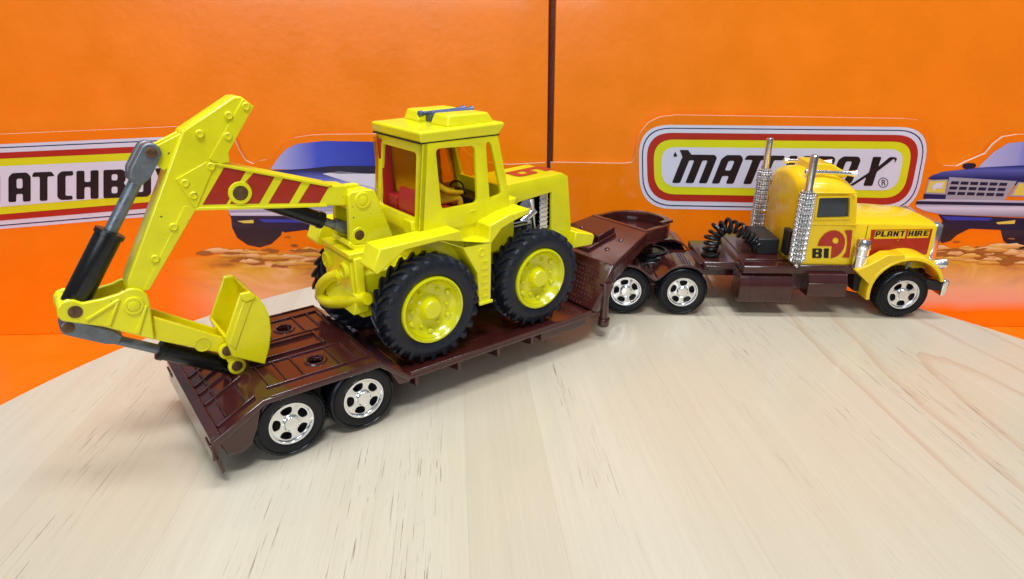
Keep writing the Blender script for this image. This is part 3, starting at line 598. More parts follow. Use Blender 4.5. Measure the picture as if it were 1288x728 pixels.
# ================================================================== LORRY
KOFF = (6, 0, 0)
tk = tag(empty('toy_lorry', loc=TK.w(KOFF), rz=TK.a, off=KOFF), 'yellow and brown toy lorry cab with chrome exhaust stacks and red plant hire panel', 'toy lorry')
for sg in (1, -1):
    MB().box(-3.1, 15.0, *sorted((sg * .75, sg * 1.15)), 1.55, 2.15).build('chassis_rail', BROWN, tk, bevel=.06)
MB().box(-2.9, 2.8, -1.2, 1.2, 2.05, 2.32).build('rear_deck', BROWN, tk, bevel=.06)
MB().box(2.75, 4.9, -2.0, 2.0, 2.2, 2.66).build('frame_deck', BROWN, tk, bevel=.06)
MB().box(2.85, 4.3, -2.08, -1.9, 2.34, 2.46).build('frame_ridge', BROWN, tk, bevel=.03)
MB().box(4.55, 7.35, -3.15, 3.15, 2.42, 2.86).build('catwalk', BROWN, tk, bevel=.08)
MB().box(4.9, 7.2, -2.2, 2.2, 2.84, 2.93).build('catwalk_plate', BROWN, tk, bevel=.03)
MB().box(7.3, 10.95, -2.75, 2.75, 2.30, 2.80).build('cab_sill', BROWN, tk, bevel=.07)
MB().box(7.2, 10.6, -2.3, 2.3, 1.2, 2.32).build('underbody', BROWN, tk, bevel=.1)
hump = [(-3.15, 1.9), (-2.95, 2.35), (-2.45, 2.78), (-1.75, 2.95), (-1.05, 2.8), (-.5, 2.4), (-.1, 2.14), (.3, 2.4), (.75, 2.8), (1.42, 2.95), (2.1, 2.8), (2.6, 2.4), (2.95, 1.85), (3.1, 1.55)]
hs = []
for i in range(len(hump) - 1):          # smooth the humps
    p0, p1, p2, p3 = [Vector(hump[max(0, min(len(hump) - 1, k))]) for k in (i - 1, i, i + 1, i + 2)]
    for k in range(4):
        t = k / 4; hs.append(tuple(.5 * ((2 * p1) + (p2 - p0) * t + (2 * p0 - 5 * p1 + 4 * p2 - p3) * t * t + (3 * p1 - p0 - 3 * p2 + p3) * t ** 3)))
hs.append(hump[-1])
hs2 = [(x, z - .13) for x, z in reversed(hs)]
for sg in (1, -1):
    MB().prism(hs + hs2, *sorted((sg * 1.25, sg * 3.34))).build('rear_mudguard', BROWN, tk, bevel=.03)
    tank = rnd([(1.5 * 0 + 1.85, .80), (3.28, .80), (3.30, 1.9), (2.95, 2.42), (1.85, 2.42)], [.05, .15, .3, .4, .05], 5)
    MB().prism([(sg * y, z) for y, z in tank], 4.45, 7.3, 'x').build('fuel_tank', BROWN, tk, bevel=.06)
    for x in (5.05, 6.75):
        MB().prism([(sg * (y + (.025 if y > 2 else 0)), z + (.02 if z > 2 else 0)) for y, z in tank], x, x + .16, 'x').build('tank_strap', BROWN, tk, bevel=.02)
    MB().prism([(sg * y, z) for y, z in rnd([(2.0, 1.18), (3.25, 1.18), (3.25, 2.0), (3.05, 2.42), (2.0, 2.42)], .08, 3)], 8.1, 10.15, 'x').build('tool_box', BROWN, tk, bevel=.05)
    MB().box(8.08, 10.17, *sorted((sg * 2.6, sg * 3.28)), 1.88, 1.96).build('box_lip', BROWN, tk, bevel=.02)
    for x in (-1.63, 1.42, 13.2): road_wheel(tk, (x, sg * (2.76 if x < 5 else 2.70), 1.37), sg, .9 * x)
for x in (-1.63, 1.42, 13.2): MB().cyl((x, -2.7, 1.37), (x, 2.7, 1.37), .2, 12).build('axle', BLACKM, tk)
# fifth wheel turntable
MB().lathe([(1.15, 2.30), (1.15, 2.52), (1.05, 2.60), (.55, 2.60), (.5, 2.66), (.05, 2.66)], (.15, 0, 0), (0, 0, 1), 40).build('fifth_wheel', BLACK, tk)
MB().lathe([(.95, 2.58), (.95, 2.70), (.80, 2.72), (.78, 2.58)], (.15, 0, 0), (0, 0, 1), 40, cap=False).build('fifth_wheel_ring', BLACK, tk)
# cab: lofted shell
def cabring(x, hw, zt, z0=2.78, r=.75, crown=.28):
    pts = [(hw, z0), (hw * .985, zt - r - .4)]
    for k in range(1, 6):
        a = math.pi / 2 * k / 6; pts.append((hw * .985 - r * (1 - math.cos(a)), zt - r - .0 + r * math.sin(a) * .98 - .0))
    for k in range(0, 6):
        t = k / 5; y = (hw * .985 - r) * (1 - t); pts.append((y, zt + crown * (1 - (1 - t) ** 2)))
    full = pts + [(-y, z) for y, z in reversed(pts[:-1])]
    return [(x, y, z) for y, z in full]
cab = MB().loft([cabring(7.22, 1.95, 6.9, r=.6), cabring(7.30, 2.2, 7.08), cabring(7.48, 2.4, 7.2), cabring(7.75, 2.5, 7.3), cabring(8.6, 2.5, 7.32), cabring(9.4, 2.5, 7.18), cabring(9.85, 2.48, 7.0), cabring(10.15, 2.44, 6.78, r=.6)])
# lower front of the cab rakes forward
for v in cab.v:
    if v.x > 9.8 and v.z < 6.4: v.x += (6.4 - v.z) / 3.6 * .5
    elif v.x > 9.3 and v.z < 6.4: v.x += (6.4 - v.z) / 3.6 * .2
cabo = cab.build('cab', YEL, tk, ang=30)
win = [(p[0], p[1]) for p in TK.xz([(1030.5, 249), (1069, 248.4), (1068, 273.4), (1026.8, 274.4)], -2.5)]
cm = MB()
for sg in (1, -1): cm.prism(rnd(win, .08, 3), *sorted((sg * 2.28, sg * 2.8)))
for y0 in (-2.0, .12): cm.box(9.9, 11.5, y0, y0 + 1.88, 5.25, 6.45)
cut(cabo, cm)
wo = rnd([(a + (-.02 if i in (0, 3) else .02), b + (.02 if i < 2 else -.02)) for i, (a, b) in enumerate(win)], .05, 2)
for sg in (1, -1): MB().prism(wo, *sorted((sg * 2.26, sg * 2.33))).build('side_window', DGLASS, tk)
for y0 in (-2.02, .10): MB().add([(10.08, y0, 5.22), (10.08, y0 + 1.92, 5.22), (9.92, y0 + 1.92, 6.48), (9.92, y0, 6.48)], [(0, 1, 2, 3)]).build('windscreen', DGLASS, tk)
wf = [(x + (-.10 if i in (0, 3) else .10), z + (.10 if i < 2 else -.10)) for i, (x, z) in enumerate(win)]
for sg in (1, -1):
    MB().plate(rnd(wf, .1, 3), [rnd(win, .08, 3)], *sorted((sg * 2.46, sg * 2.525)), bev=.012).build('window_frame', YEL, tk)
    MB().box(7.72, 10.45, *sorted((sg * 2.44, sg * 2.515)), 4.98, 5.05).build('door_crease', YEL, tk, bevel=.02)
    MB().box(7.5, 10.05, *sorted((sg * 2.40, sg * 2.58)), 6.68, 6.76).build('drip_rail', YEL, tk, bevel=.03)
    # door outline grooves as thin dark gaps
    MB().box(7.72, 7.745, *sorted((sg * 2.48, sg * 2.506)), 2.9, 5.0).build('door_gap', BLKPRINT, tk)
# roof wind deflector
MB().add([(8.05, -1.05, 7.4), (10.05, -1.15, 7.2), (10.05, 1.15, 7.2), (8.05, 1.05, 7.4), (8.15, -.95, 7.96), (9.2, -1.0, 7.92), (9.2, 1.0, 7.92), (8.15, .95, 7.96), (9.98, -1.12, 7.5), (9.98, 1.12, 7.5)],
         [(3, 2, 1, 0), (4, 5, 6, 7), (5, 8, 9, 6), (8, 1, 2, 9), (0, 1, 8, 5, 4), (2, 3, 7, 6, 9), (3, 0, 4, 7)]).build('roof_deflector', YEL, tk, bevel=.08, seg=3)
for sg in (1, -1):      # air horns
    MB().lathe([(.05, 0), (.12, .05), (.115, 1.5), (.125, 2.0), (.17, 2.35), (.20, 2.42), (.02, 2.40)], (7.8, sg * 1.55, 7.62), (1, 0, -.035), 16).lathe([(.12, -.15), (.16, -.05), (.16, .1), (.1, .15)], (7.75, sg * 1.55, 7.62), (1, 0, 0), 14).build('air_horn', CHROME, tk)
# bonnet
def hoodring(x, hw, zt, zb):
    return [(x, -hw, zb), (x, -hw, zt - .16), (x, -hw + .05, zt - .05), (x, -hw + .16, zt), (x, -hw * .4, zt + .10), (x, hw * .4, zt + .10), (x, hw - .16, zt), (x, hw - .05, zt - .05), (x, hw, zt - .16), (x, hw, zb)]
MB().loft([hoodring(10.25, 2.36, 5.08, 2.6), hoodring(11.0, 2.34, 5.06, 2.6), hoodring(13, 2.22, 5.02, 2.5), hoodring(14.82, 2.06, 4.92, 2.5)]).build('bonnet', YEL, tk, ang=35)
for sg in (1, -1): MB().box(11.02, 11.05, *sorted((sg * 2.30, sg * 2.348)), 3.0, 4.95).build('bonnet_gap', BLKPRINT, tk)
# grille
MB().plate(rnd([(-2.02, 2.55), (2.02, 2.55), (2.02, 4.86), (1.6, 5.04), (-1.6, 5.04), (-2.02, 4.86)], .1, 3), [rnd([(-1.75, 2.8), (1.75, 2.8), (1.75, 4.7), (-1.75, 4.7)], .1, 3)], 14.80, 15.18, 'x', .03).build('grille_shell', CHROME, tk)
for i in range(15): MB().box(14.9, 15.1, -1.70 + i * .235, -1.62 + i * .235, 2.8, 4.7).build('grille_bar', CHROME, tk)
MB().box(14.8, 14.9, -1.8, 1.8, 2.75, 4.75).build('grille_back', BLACKM, tk)
# front mudguards
for sg in (1, -1):
    cx, cz = 13.2, 1.37; outer = []; inn = []
    for k in range(19):
        a = math.radians(192 - k * (192 - 22) / 18); ro = 2.02 + .10 * math.sin(max(0, min(math.pi, a)));
        outer.append((cx + ro * math.cos(a), cz + .12 + ro * math.sin(a) * .98)); inn.append((cx + (ro - .20) * math.cos(a), cz + .10 + (ro - .22) * math.sin(a) * .98))
    tail = [(11.05, 1.95), (11.15, 1.62), (11.4, 1.55)]
    rings = []
    for y, lift, k in ((3.36, -.16, .985), (3.30, -.03, 1), (3.1, .04, 1.0), (2.6, .10, 1.0), (1.9, .10, 1.0)):
        o_ = [(cx + (x - cx) * k, z + lift * max(0, (z - 1.4) / 2.1)) for x, z in outer]
        rings.append([(x, sg * y, z) for x, z in o_] + [(x, sg * y, z) for x, z in reversed(inn)])
    MB().loft(rings).build('front_mudguard', YEL, tk, bevel=.03, ang=45)
    MB().prism([(10.75, 2.5), (11.32, 2.45), (11.22, 1.2), (10.9, 1.25)], *sorted((sg * 1.4, sg * 2.5))).build('step_bracket', BLACKM, tk, bevel=.05)
    sk_ = rnd(TK.xz([(1076, 340), (1095, 359.5), (1106, 345), (1120, 332.5), (1138, 328), (1138, 320), (1116, 321), (1094, 333)], -3.3), .05, 2)
    MB().prism(sk_, *sorted((sg * 2.5, sg * 3.33))).build('mudguard_skirt', YEL, tk, bevel=.08, seg=3)
    # headlamp
    MB().lathe([(.05, -.45), (.2, -.42), (.28, -.1), (.31, .12), (.27, .17), (.05, .2)], (15.1, sg * 2.75, 3.0), (1, 0, 0), 20).cyl((14.9, sg * 2.0, 2.95), (14.9, sg * 2.75, 2.95), .1, 10).build('headlamp', CHROME, tk)
    # air cleaner
    MB().lathe([(.10, 4.42), (.30, 4.36), (.36, 4.2), (.36, 3.95), (.40, 3.92), (.40, 3.84), (.36, 3.82), (.36, 3.5), (.40, 3.47), (.40, 3.38), (.36, 3.36), (.33, 2.72), (.1, 2.68)], (10.72, sg * 2.86, 0), (0, 0, 1), 24).build('air_cleaner', CHROME, tk)
    MB().cyl((10.6, sg * 2.4, 3.55), (10.7, sg * 2.6, 3.55), .08, 10).build('air_cleaner_pipe', CHROME, tk)
    # bumper side arm
    MB().prism([(14.3, 2.2), (15.2, 2.02), (15.2, 1.55), (14.2, 1.7)], *sorted((sg * 2.6, sg * 3.2))).build('bumper_arm', BLACKM, tk, bevel=.04)
    MB().prism([(13.2, 3.15), (13.35, 3.15), (13.2, 2.7), (13.1, 2.7)], *sorted((sg * 2.9, sg * 3.0))).build('mudguard_stay', ZINC, tk)
MB().prism([(15.12, 1.32), (15.40, 1.36), (15.44, 2.18), (15.12, 2.24)], -3.3, 3.3).build('bumper', CHROME, tk, bevel=.06)
# exhaust stacks
def stack(y):
    m = MB(); n = 28; zs = [2.95, 3.12, 6.78, 6.92]; rs_ = [.22, .38, .38, .24]
    e = empty('exhaust_stack', tk, Vector((7.38 if y < 0 else 7.08, y, 0)) - Vector(KOFF)); e['off'] = [0, 0, 0]
    m.lathe(list(zip(rs_, zs)), (0, 0, 0), (0, 0, 1), n)
    o = m.build('heat_shield', PERF, e, ang=60)
    q_ = MB()
    for j in range(26):
        for i in range(16):
            a = 2 * math.pi * (i + .5 * (j % 2)) / 16; z = 3.2 + j * .138; rr = .375
            c3 = lambda da, dz, r: (r * math.cos(a + da), r * math.sin(a + da), z + dz)
            q_.add([c3(-.15, 0, rr), c3(0, -.10, rr), c3(.15, 0, rr), c3(0, .10, rr), c3(0, 0, rr + .06)], [(0, 1, 4), (1, 2, 4), (2, 3, 4), (3, 0, 4)])
    q_.build('shield_studs', CHROME, e, ang=5)['kind'] = 'stuff'
    uv = o.data.uv_layers.new()
    for p in o.data.polygons:
        us = []
        for li in p.loop_indices:
            c = o.data.vertices[o.data.loops[li].vertex_index].co; us.append(math.atan2(c.y, c.x) / (2 * math.pi))
        for li, u in zip(p.loop_indices, us):
            if max(us) - min(us) > .5 and u < 0: u += 1
            c = o.data.vertices[o.data.loops[li].vertex_index].co
            uv.data[li].uv = (u * 16, c.z / S * 7)
    MB().lathe([(.20, 6.85), (.20, 8.68), (.15, 8.72), (.15, 8.3), (.02, 8.3)], (0, 0, 0), (0, 0, 1), 20).build('pipe', CHROME, e)
    MB().lathe([(.1, 2.72), (.16, 2.76), (.16, 2.98)], (0, 0, 0), (0, 0, 1), 14).build('lower_pipe', CHROME, e)
    MB().box(-.05, .25, (-.1 if y > 0 else .0) - (.35 if y > 0 else -.25), (.1 if y > 0 else .35) - (.0 if y > 0 else -.0), 4.3, 4.45).build('bracket', CHROME, e)
stack(-2.86); stack(2.86)
# black pump box behind the cab and coiled air line
MB().box(5.75, 6.95, -1.35, 1.2, 2.92, 3.82).build('pump_box', BLACKM, tk, bevel=.06)
MB().box(6.95, 7.3, -2.35, -1.6, 3.2, 4.6).build('rear_bracket', BLACKM, tk, bevel=.05)
ctl = [(3.35, -.9, 2.7), (3.35, -.9, 3.3), (3.42, -.92, 3.85), (3.7, -.95, 4.3), (4.2, -.98, 4.45), (4.8, -1.0, 4.25), (5.3, -1.0, 3.9), (5.6, -1.0, 3.6), (5.8, -1.0, 3.35)]
def cr_(pts, t):
    n = len(pts) - 1; f = t * n; i = min(int(f), n - 1); u = f - i
    p0, p1, p2, p3 = [Vector(pts[max(0, min(n, k))]) for k in (i - 1, i, i + 1, i + 2)]
    return .5 * ((2 * p1) + (p2 - p0) * u + (2 * p0 - 5 * p1 + 4 * p2 - p3) * u * u + (3 * p1 - p0 - 3 * p2 + p3) * u ** 3)
hp = []; turns = 15; N_ = turns * 14; up = Vector((0, 1, 0))
for i in range(N_ + 1):
    t = i / N_; p = cr_(ctl, t); d = (cr_(ctl, min(1, t + .01)) - cr_(ctl, max(0, t - .01))).normalized(); u = (up - d * up.dot(d)).normalized(); v = d.cross(u)
    rad = .17 * (1 - t) ** .8 + .24 + .06 * math.sin(t * 41) ; a = t * turns * 2 * math.pi; hp.append(p + (u * math.cos(a) + v * math.sin(a)) * rad)
MB().tube(hp, .105, 8).build('coiled_air_line', BLACK, tk)
MB().box(3.0, 3.75, -1.35, -.45, 2.64, 2.86).build('air_line_socket', BLACK, tk, bevel=.05)
# prints on the doors and bonnet: emblem, letters, panel
def side_print(name, pts, m, y, parent=tk, holes=()):
    o = MB()
    if holes: o.plate(pts, holes, y - .003, y + .003)
    else: o.add([(x, y, z) for x, z in pts], [list(range(len(pts)))])
    return o.build(name, m, parent)
def txt_side(name, txt, x0, x1, z0, z1, m, y, offset=0, shear=0, flip=1):
    vs, fs = text_polys(txt, 1, offset, shear); xs = [v.x for v in vs]; ys = [v.y for v in vs]
    a, b, c, d = min(xs), max(xs), min(ys), max(ys)
    o = MB().add([(x0 + ((v.x - a) / (b - a) if flip > 0 else 1 - (v.x - a) / (b - a)) * (x1 - x0), y, z0 + (v.y - c) / (d - c) * (z1 - z0)) for v in vs], fs)
    return o.build(name, m, tk)
BLK = {'B': LET['B'], 'A': LET['A'], 'T': LET['T'], 'H': LET['H'],
 'I': ([(0, 0), (0, 1), (.3, 1), (.3, 0)], []), 'P': ([(0, 0), (0, 1), (.66, 1), (.76, .9), (.76, .42), (.66, .32), (.27, .32), (.27, 0)], [[(.27, .52), (.27, .8), (.5, .8), (.5, .52)]]),
 'L': ([(0, 0), (0, 1), (.27, 1), (.27, .22), (.66, .22), (.66, 0)], []), 'N': ([(0, 0), (0, 1), (.24, 1), (.5, .46), (.5, 1), (.76, 1), (.76, 0), (.52, 0), (.26, .54), (.26, 0)], []),
 'R': ([(0, 0), (0, 1), (.66, 1), (.76, .9), (.76, .5), (.66, .42), (.78, 0), (.5, 0), (.4, .36), (.27, .36), (.27, 0)], [[(.27, .55), (.27, .8), (.5, .8), (.5, .55)]]),
 'E': ([(0, 0), (0, 1), (.68, 1), (.68, .8), (.27, .8), (.27, .6), (.6, .6), (.6, .42), (.27, .42), (.27, .2), (.68, .2), (.68, 0)], [])}
Dz = lambda pts: TK.xz(zc(pts, 1010, 230, 6.62), -2.51)
for sg in (1, -1):
    Y = sg * 2.512
    em = Dz([(120, 525), (128, 495), (150, 455), (185, 418), (225, 398), (265, 394), (300, 402), (330, 425), (348, 460), (350, 500), (340, 545), (315, 585), (280, 612), (230, 630), (240, 525)])
    side_print('door_emblem', em, RED, Y, holes=[Dz(circ(272, 480, 26, 20))])
    side_print('door_emblem_tail', Dz([(345, 395), (412, 392), (402, 500), (385, 622), (325, 620), (358, 570), (370, 500), (368, 440)]), RED, Y)
    for ch, xa, xb in (('B', 78, 158), ('I', 174, 214)):
        out, hol = BLK[ch]; W = max(p[0] for p in out)
        mp_ = lambda p: (xa + p[0] / W * (xb - xa) + (p[1] - .5) * 4, 625 - p[1] * 80)
        o_, h_ = Dz([mp_(p) for p in out]), [Dz([mp_(p) for p in h]) for h in hol]
        side_print('door_lettering', o_, BLKPRINT, sg * 2.516, holes=h_ or [])
Bz = lambda pts, ly: TK.xz(zc(pts, 1080, 270, 9.1), ly)
for sg in (1, -1):
    # red panel follows the tapering bonnet side
    def hy(x, e): return sg * ((2.34 + (x - 11.0) / 2 * -.12 if x < 13 else 2.22 + (x - 13) / 1.82 * -.16) + e)
    pn = Bz([(135, 165), (505, 168), (870, 172), (800, 465), (740, 470), (600, 480), (400, 480), (105, 465)], -2.25)
    o = MB().add([(x, hy(x, .008), z) for x, z in pn], [(0, 1, 6, 7), (1, 2, 3, 4, 5, 6)]); o.build('bonnet_panel', RED, tk)
    word = [(178, 'P'), (248, 'L'), (318, 'A'), (390, 'N'), (468, 'T'), (568, 'H'), (640, 'I'), (676, 'R'), (752, 'E')]
    for xa, ch in word:
        out, hol = BLK[ch]; wd = 27 if ch == 'I' else 58; W = max(p[0] for p in out)
        def bp_(p, xa=xa, wd=wd, W=W): return (xa + p[0] / W * wd + (p[1]) * 16, 246 - p[1] * 62 + (xa - 178) * .004)
        edge = Bz([(xa - 13, 272), (xa + wd + 4, 272), (xa + wd + 26, 178), (xa + 10, 178)], -2.25)
        MB().add([(x, hy(x, .016), z) for x, z in edge], [(0, 1, 2, 3)]).build('bonnet_lettering_edge', YPRINT, tk)
        o_, h_ = Bz([bp_(p) for p in out], -2.25), [Bz([bp_(p) for p in h], -2.25) for h in hol]
        t_ = MB().plate(o_, h_, 0, .004)
        MB().add([(v.x, hy(v.x, .024) + v.y * sg, v.z) for v in t_.v], t_.f).build('bonnet_lettering', BLKPRINT, tk)

# ================================================================== DIGGER
EOFF = (14.8, 0, 1.77)
ex = tag(empty('toy_digger', loc=EX.w(EOFF), rz=EX.a, off=EOFF), 'lemon yellow toy backhoe digger standing on the brown trailer bed', 'toy digger')
P = lambda pts, ly: EX.xz(pts, ly)
# --- wheels
def big_wheel_meshes():
    R = 2.13; t = MB(); prof = [(1.42, -.47), (1.50, -.56), (1.72, -.61), (1.9, -.60), (2.04, -.54), (R, -.42), (R + .02, 0), (R, .42), (2.04, .54), (1.9, .60), (1.72, .61), (1.50, .56), (1.42, .47)]
    t.lathe(prof, n=64, cap=False); NL = 24
    for k in range(NL):
        for sg in (-1, 1):
            a0 = 2 * math.pi * (k + (.5 if sg > 0 else 0)) / NL; rows = []
            for yy, da, rt in ((.02, .22, 2.27), (.34, .07, 2.265), (.57, -.03, 2.235), (.605, -.05, 2.10)):
                wv = .038 if yy < .5 else .036
                def pt(r, a): return Vector((r * math.cos(a), sg * yy, r * math.sin(a)))
                rows.append([pt(rt - .2, a0 + da - wv * 1.5), pt(rt, a0 + da - wv), pt(rt, a0 + da + wv), pt(rt - .2, a0 + da + wv * 1.5)])
            t.loft(rows)
    tm = t.mesh('tyre', TYRE, ang=40)
    h = MB(); h.lathe([(1.43, .35), (1.43, -.49), (1.40, -.60), (1.33, -.62), (1.27, -.56), (1.19, -.40), (1.10, -.28), (1.0, -.20), (.56, -.16), (.48, -.22), (.43, -.48), (.36, -.56), (.02, -.57)], n=48)
    for k in range(6):
        a = k * math.pi / 3; ca, sa = math.cos(a), math.sin(a)
        h.lathe([(.07, -.1), (.07, -.28), (.05, -.31), (.01, -.31)], (.82 * ca, 0, .82 * sa), (0, 1, 0), 10)
        u, v = Vector((ca, 0, sa)), Vector((-sa, 0, ca))
        for r0, r1, hh in ((.48, 1.2, -.37),):
            c = [u * r0 + v * .04, u * r1 + v * .05, u * r1 - v * .05, u * r0 - v * .04]
        a2 = a + math.pi / 6; c0 = Vector((1.02 * math.cos(a2), 0, 1.02 * math.sin(a2)))
        h.lathe([(.12, -.1), (.12, -.33), (.09, -.36), (.02, -.36)], tuple(c0), (0, 1, 0), 14)
    for r_ in (1.22, 1.30): h.lathe([(r_ - .02, -.50 - (r_ - 1.22)), (r_, -.53 - (r_ - 1.22)), (r_ + .02, -.50 - (r_ - 1.22))], n=48, cap=False)
    return tm, h.mesh('hub', HUBY, ang=35)
BT, BH = big_wheel_meshes()
for x in (12.04, 17.74):
    for sg in (-1, 1):
        e = empty('wheel', ex, Vector((x - (.6 if sg > 0 and x < 15 else 0), sg * 2.28, 4.04)) - Vector(EOFF), rot=(0, .35 * x, 0 if sg < 0 else math.pi))
        put('tyre', BT, e); put('hub', BH, e)
    MB().cyl((x, -2.0, 4.04), (x - (.6 if x < 15 else 0), 2.0, 4.04), .28, 16).build('axle', BLACKM, ex)
# --- chassis and bodywork
MB().box(9.7, 20.6, -1.15, 1.15, 3.7, 5.6).build('chassis', LEMON, ex, bevel=.1)
MB().box(12.2, 17.0, -1.85, 1.85, 5.4, 7.1).build('cab_base', LEMON, ex, bevel=.12)
fpoly = [(9.90, 7.08), (13.44, 7.14), (13.62, 6.44), (14.84, 6.44), (14.9, 7.06), (15.9, 7.36), (17.0, 7.46), (17.0, 7.24), (16.2, 7.05), (15.51, 6.82), (14.98, 6.30), (14.90, 3.72), (14.30, 3.72), (14.23, 5.13), (13.55, 6.36), (12.45, 6.88), (10.95, 6.82), (9.72, 6.10), (9.55, 6.30)]
for sg in (1, -1):
    MB().prism([(x - (.3 if sg > 0 and x < 11 else 0), z) for x, z in fpoly], *sorted((sg * 1.72, sg * 2.86))).build('mudguard', LEMON, ex, bevel=.05)
    y = sg * 2.865
    for k in range(3): MB().plate(rnd([(14.40, 4.0 + k * .62), (14.78, 4.0 + k * .62), (14.78, 4.40 + k * .62), (14.40, 4.40 + k * .62)], .03, 2), [[(14.47, 4.07 + k * .62), (14.71, 4.07 + k * .62), (14.71, 4.33 + k * .62), (14.47, 4.33 + k * .62)]], y - .03, y + .03).build('step_frame', LEMON, ex)
    MB().lathe([(.17, -.02), (.17, .03), (.14, .035), (.13, .0), (.01, .0)], (14.45, y, 6.02), (0, sg, 0), 20).build('filler_cap', LEMON, ex)
    MB().box(14.25, 14.95, y - .08, y + .03, 3.66, 3.80).build('step_lip', LEMON, ex, bevel=.03)
    # front mudguard top inside wedge up to the bonnet
    MB().prism([(14.95, 6.8), (16.9, 7.25), (17.1, 7.75), (15.2, 7.55)], *sorted((sg * 1.3, sg * 1.9))).build('scuttle', LEMON, ex, bevel=.06)
# --- cab walls
outl = P([(532, 179), (625.5, 168.5), (640, 247), (643, 262), (527, 291)], -1.88)
outl = [(12.48, 10.6), (16.02, 10.6), (16.62, 7.95), (16.65, 7.0), (12.06, 6.95)]
w1 = P([(547.5, 187), (597, 183), (600.5, 254.6), (555, 263.4)], -1.9)
w2 = P([(610.5, 178.5), (617, 178), (630.5, 243.6), (615.5, 249.5)], -1.9)
for sg in (1, -1):
    o = MB().plate(outl, [rnd(w1, .22, 4), rnd(w2, [.28, .28, .12, .12], 4)], *sorted((sg * 1.74, sg * 1.94)), bev=.03).build('cab_side', LEMON, ex)
    MB().box(14.55, 14.85, *sorted((sg * 1.92, sg * 1.98)), 7.52, 7.58).build('door_handle', LEMON, ex, bevel=.02)
    if sg > 0: MB().box(12.2, 16.5, 1.68, 1.705, 7.4, 10.4).build('side_window', AMBER, ex)
rw = EX.yz([(479, 178), (524.5, 188.7), (523.5, 276.6), (480, 261)], 12.35); 
def rake(poly, x0, x1, hw):  # end wall tilted: x0 at z=6.95, x1 at z=10.6
    return poly
rw_ = rnd([(1.38, 10.12), (-1.45, 10.12), (-1.55, 7.55), (1.48, 7.55)], .18, 4)
m = MB().plate([(-1.76, 6.95), (1.76, 6.95), (1.76, 10.6), (-1.76, 10.6)], [rw_], 0, .18, 'x', .03)
for v in m.v: v.x += 12.06 + (v.z - 6.95) / 3.65 * .42
m.build('cab_rear', LEMON, ex)
m = MB().plate([(-1.76, 6.95), (1.76, 6.95), (1.76, 10.6), (-1.76, 10.6)], [rnd([(1.5, 10.2), (-1.5, 10.2), (-1.5, 8.3), (1.5, 8.3)], .15, 4)], -.18, 0, 'x', .03)
for v in m.v: v.x += 16.66 - max(0, (v.z - 7.9)) / 2.7 * .62
m.build('cab_front', LEMON, ex)
m = MB().add([(16.42, -1.6, 8.2), (16.42, 1.6, 8.2), (15.93, 1.6, 10.3), (15.93, -1.6, 10.3)], [(0, 1, 2, 3)]); m.build('windscreen', AMBER, ex)
for sg in (1, -1):   # corner posts
    MB().add([(12.06, sg * 1.94, 6.95), (12.3, sg * 1.94, 6.95), (12.3, sg * 1.66, 6.95), (12.06, sg * 1.66, 6.95), (12.48, sg * 1.94, 10.6), (12.72, sg * 1.94, 10.6), (12.72, sg * 1.66, 10.6), (12.48, sg * 1.66, 10.6)], [(0, 1, 2, 3), (4, 5, 6, 7), (0, 1, 5, 4), (1, 2, 6, 5), (2, 3, 7, 6), (3, 0, 4, 7)]).build('corner_post', LEMON, ex, bevel=.03)
    MB().box(11.9, 12.1, *sorted((sg * 1.0, sg * 1.7)), 6.9, 7.5).build('rear_ledge', LEMON, ex, bevel=.05)
# roof: shallow dish with two raised lockers and a twin horn
rf = MB().loft([[(12.36, -1.98, 10.56), (16.05, -1.98, 10.56), (16.05, 1.98, 10.56), (12.36, 1.98, 10.56)], [(12.30, -2.04, 10.92), (16.35, -2.04, 10.98), (16.35, 2.04, 10.98), (12.30, 2.04, 10.92)], [(12.36, -1.97, 10.99), (16.22, -1.97, 11.06), (16.22, 1.97, 11.06), (12.36, 1.97, 10.99)]])
rf.build('roof', LEMON, ex, bevel=.05)
MB().box(12.32, 16.1, -1.95, 1.95, 10.52, 10.58).build('roof_shade_strip', BLKPRINT, ex)  # black slab painting in the shade line under the roof edge
for y0, y1 in ((-1.75, -.45), (.55, 1.75)):
    MB().add([(13.7, y0, 11.0), (16.05, y0, 11.0), (16.05, y1, 11.0), (13.7, y1, 11.0), (13.85, y0 + .1, 11.45), (15.75, y0 + .1, 11.45), (15.75, y1 - .1, 11.45), (13.85, y1 - .1, 11.45)], [(3, 2, 1, 0), (4, 5, 6, 7), (0, 1, 5, 4), (1, 2, 6, 5), (2, 3, 7, 6), (3, 0, 4, 7)]).build('roof_locker', LEMON, ex, bevel=.08, seg=3)
hz = mat('blue_grey_plastic', (.09, .12, .24), .35, metal=.3)
for y, L_ in ((-.15, 2.0), (.22, 2.2)):
    MB().lathe([(.05, 0), (.13, .05), (.13, .2), (.08, .26), (.085, L_ - .5), (.11, L_ - .2), (.17, L_), (.14, L_ + .03), (.02, L_ - .05)], (13.55 + (.35 if y < 0 else 0), y, 11.35), (1, -.06, .03), 16).build('roof_horn', hz, ex)
MB().box(14.0, 14.3, -.3, .4, 11.0, 11.34).build('horn_base', hz, ex, bevel=.04)
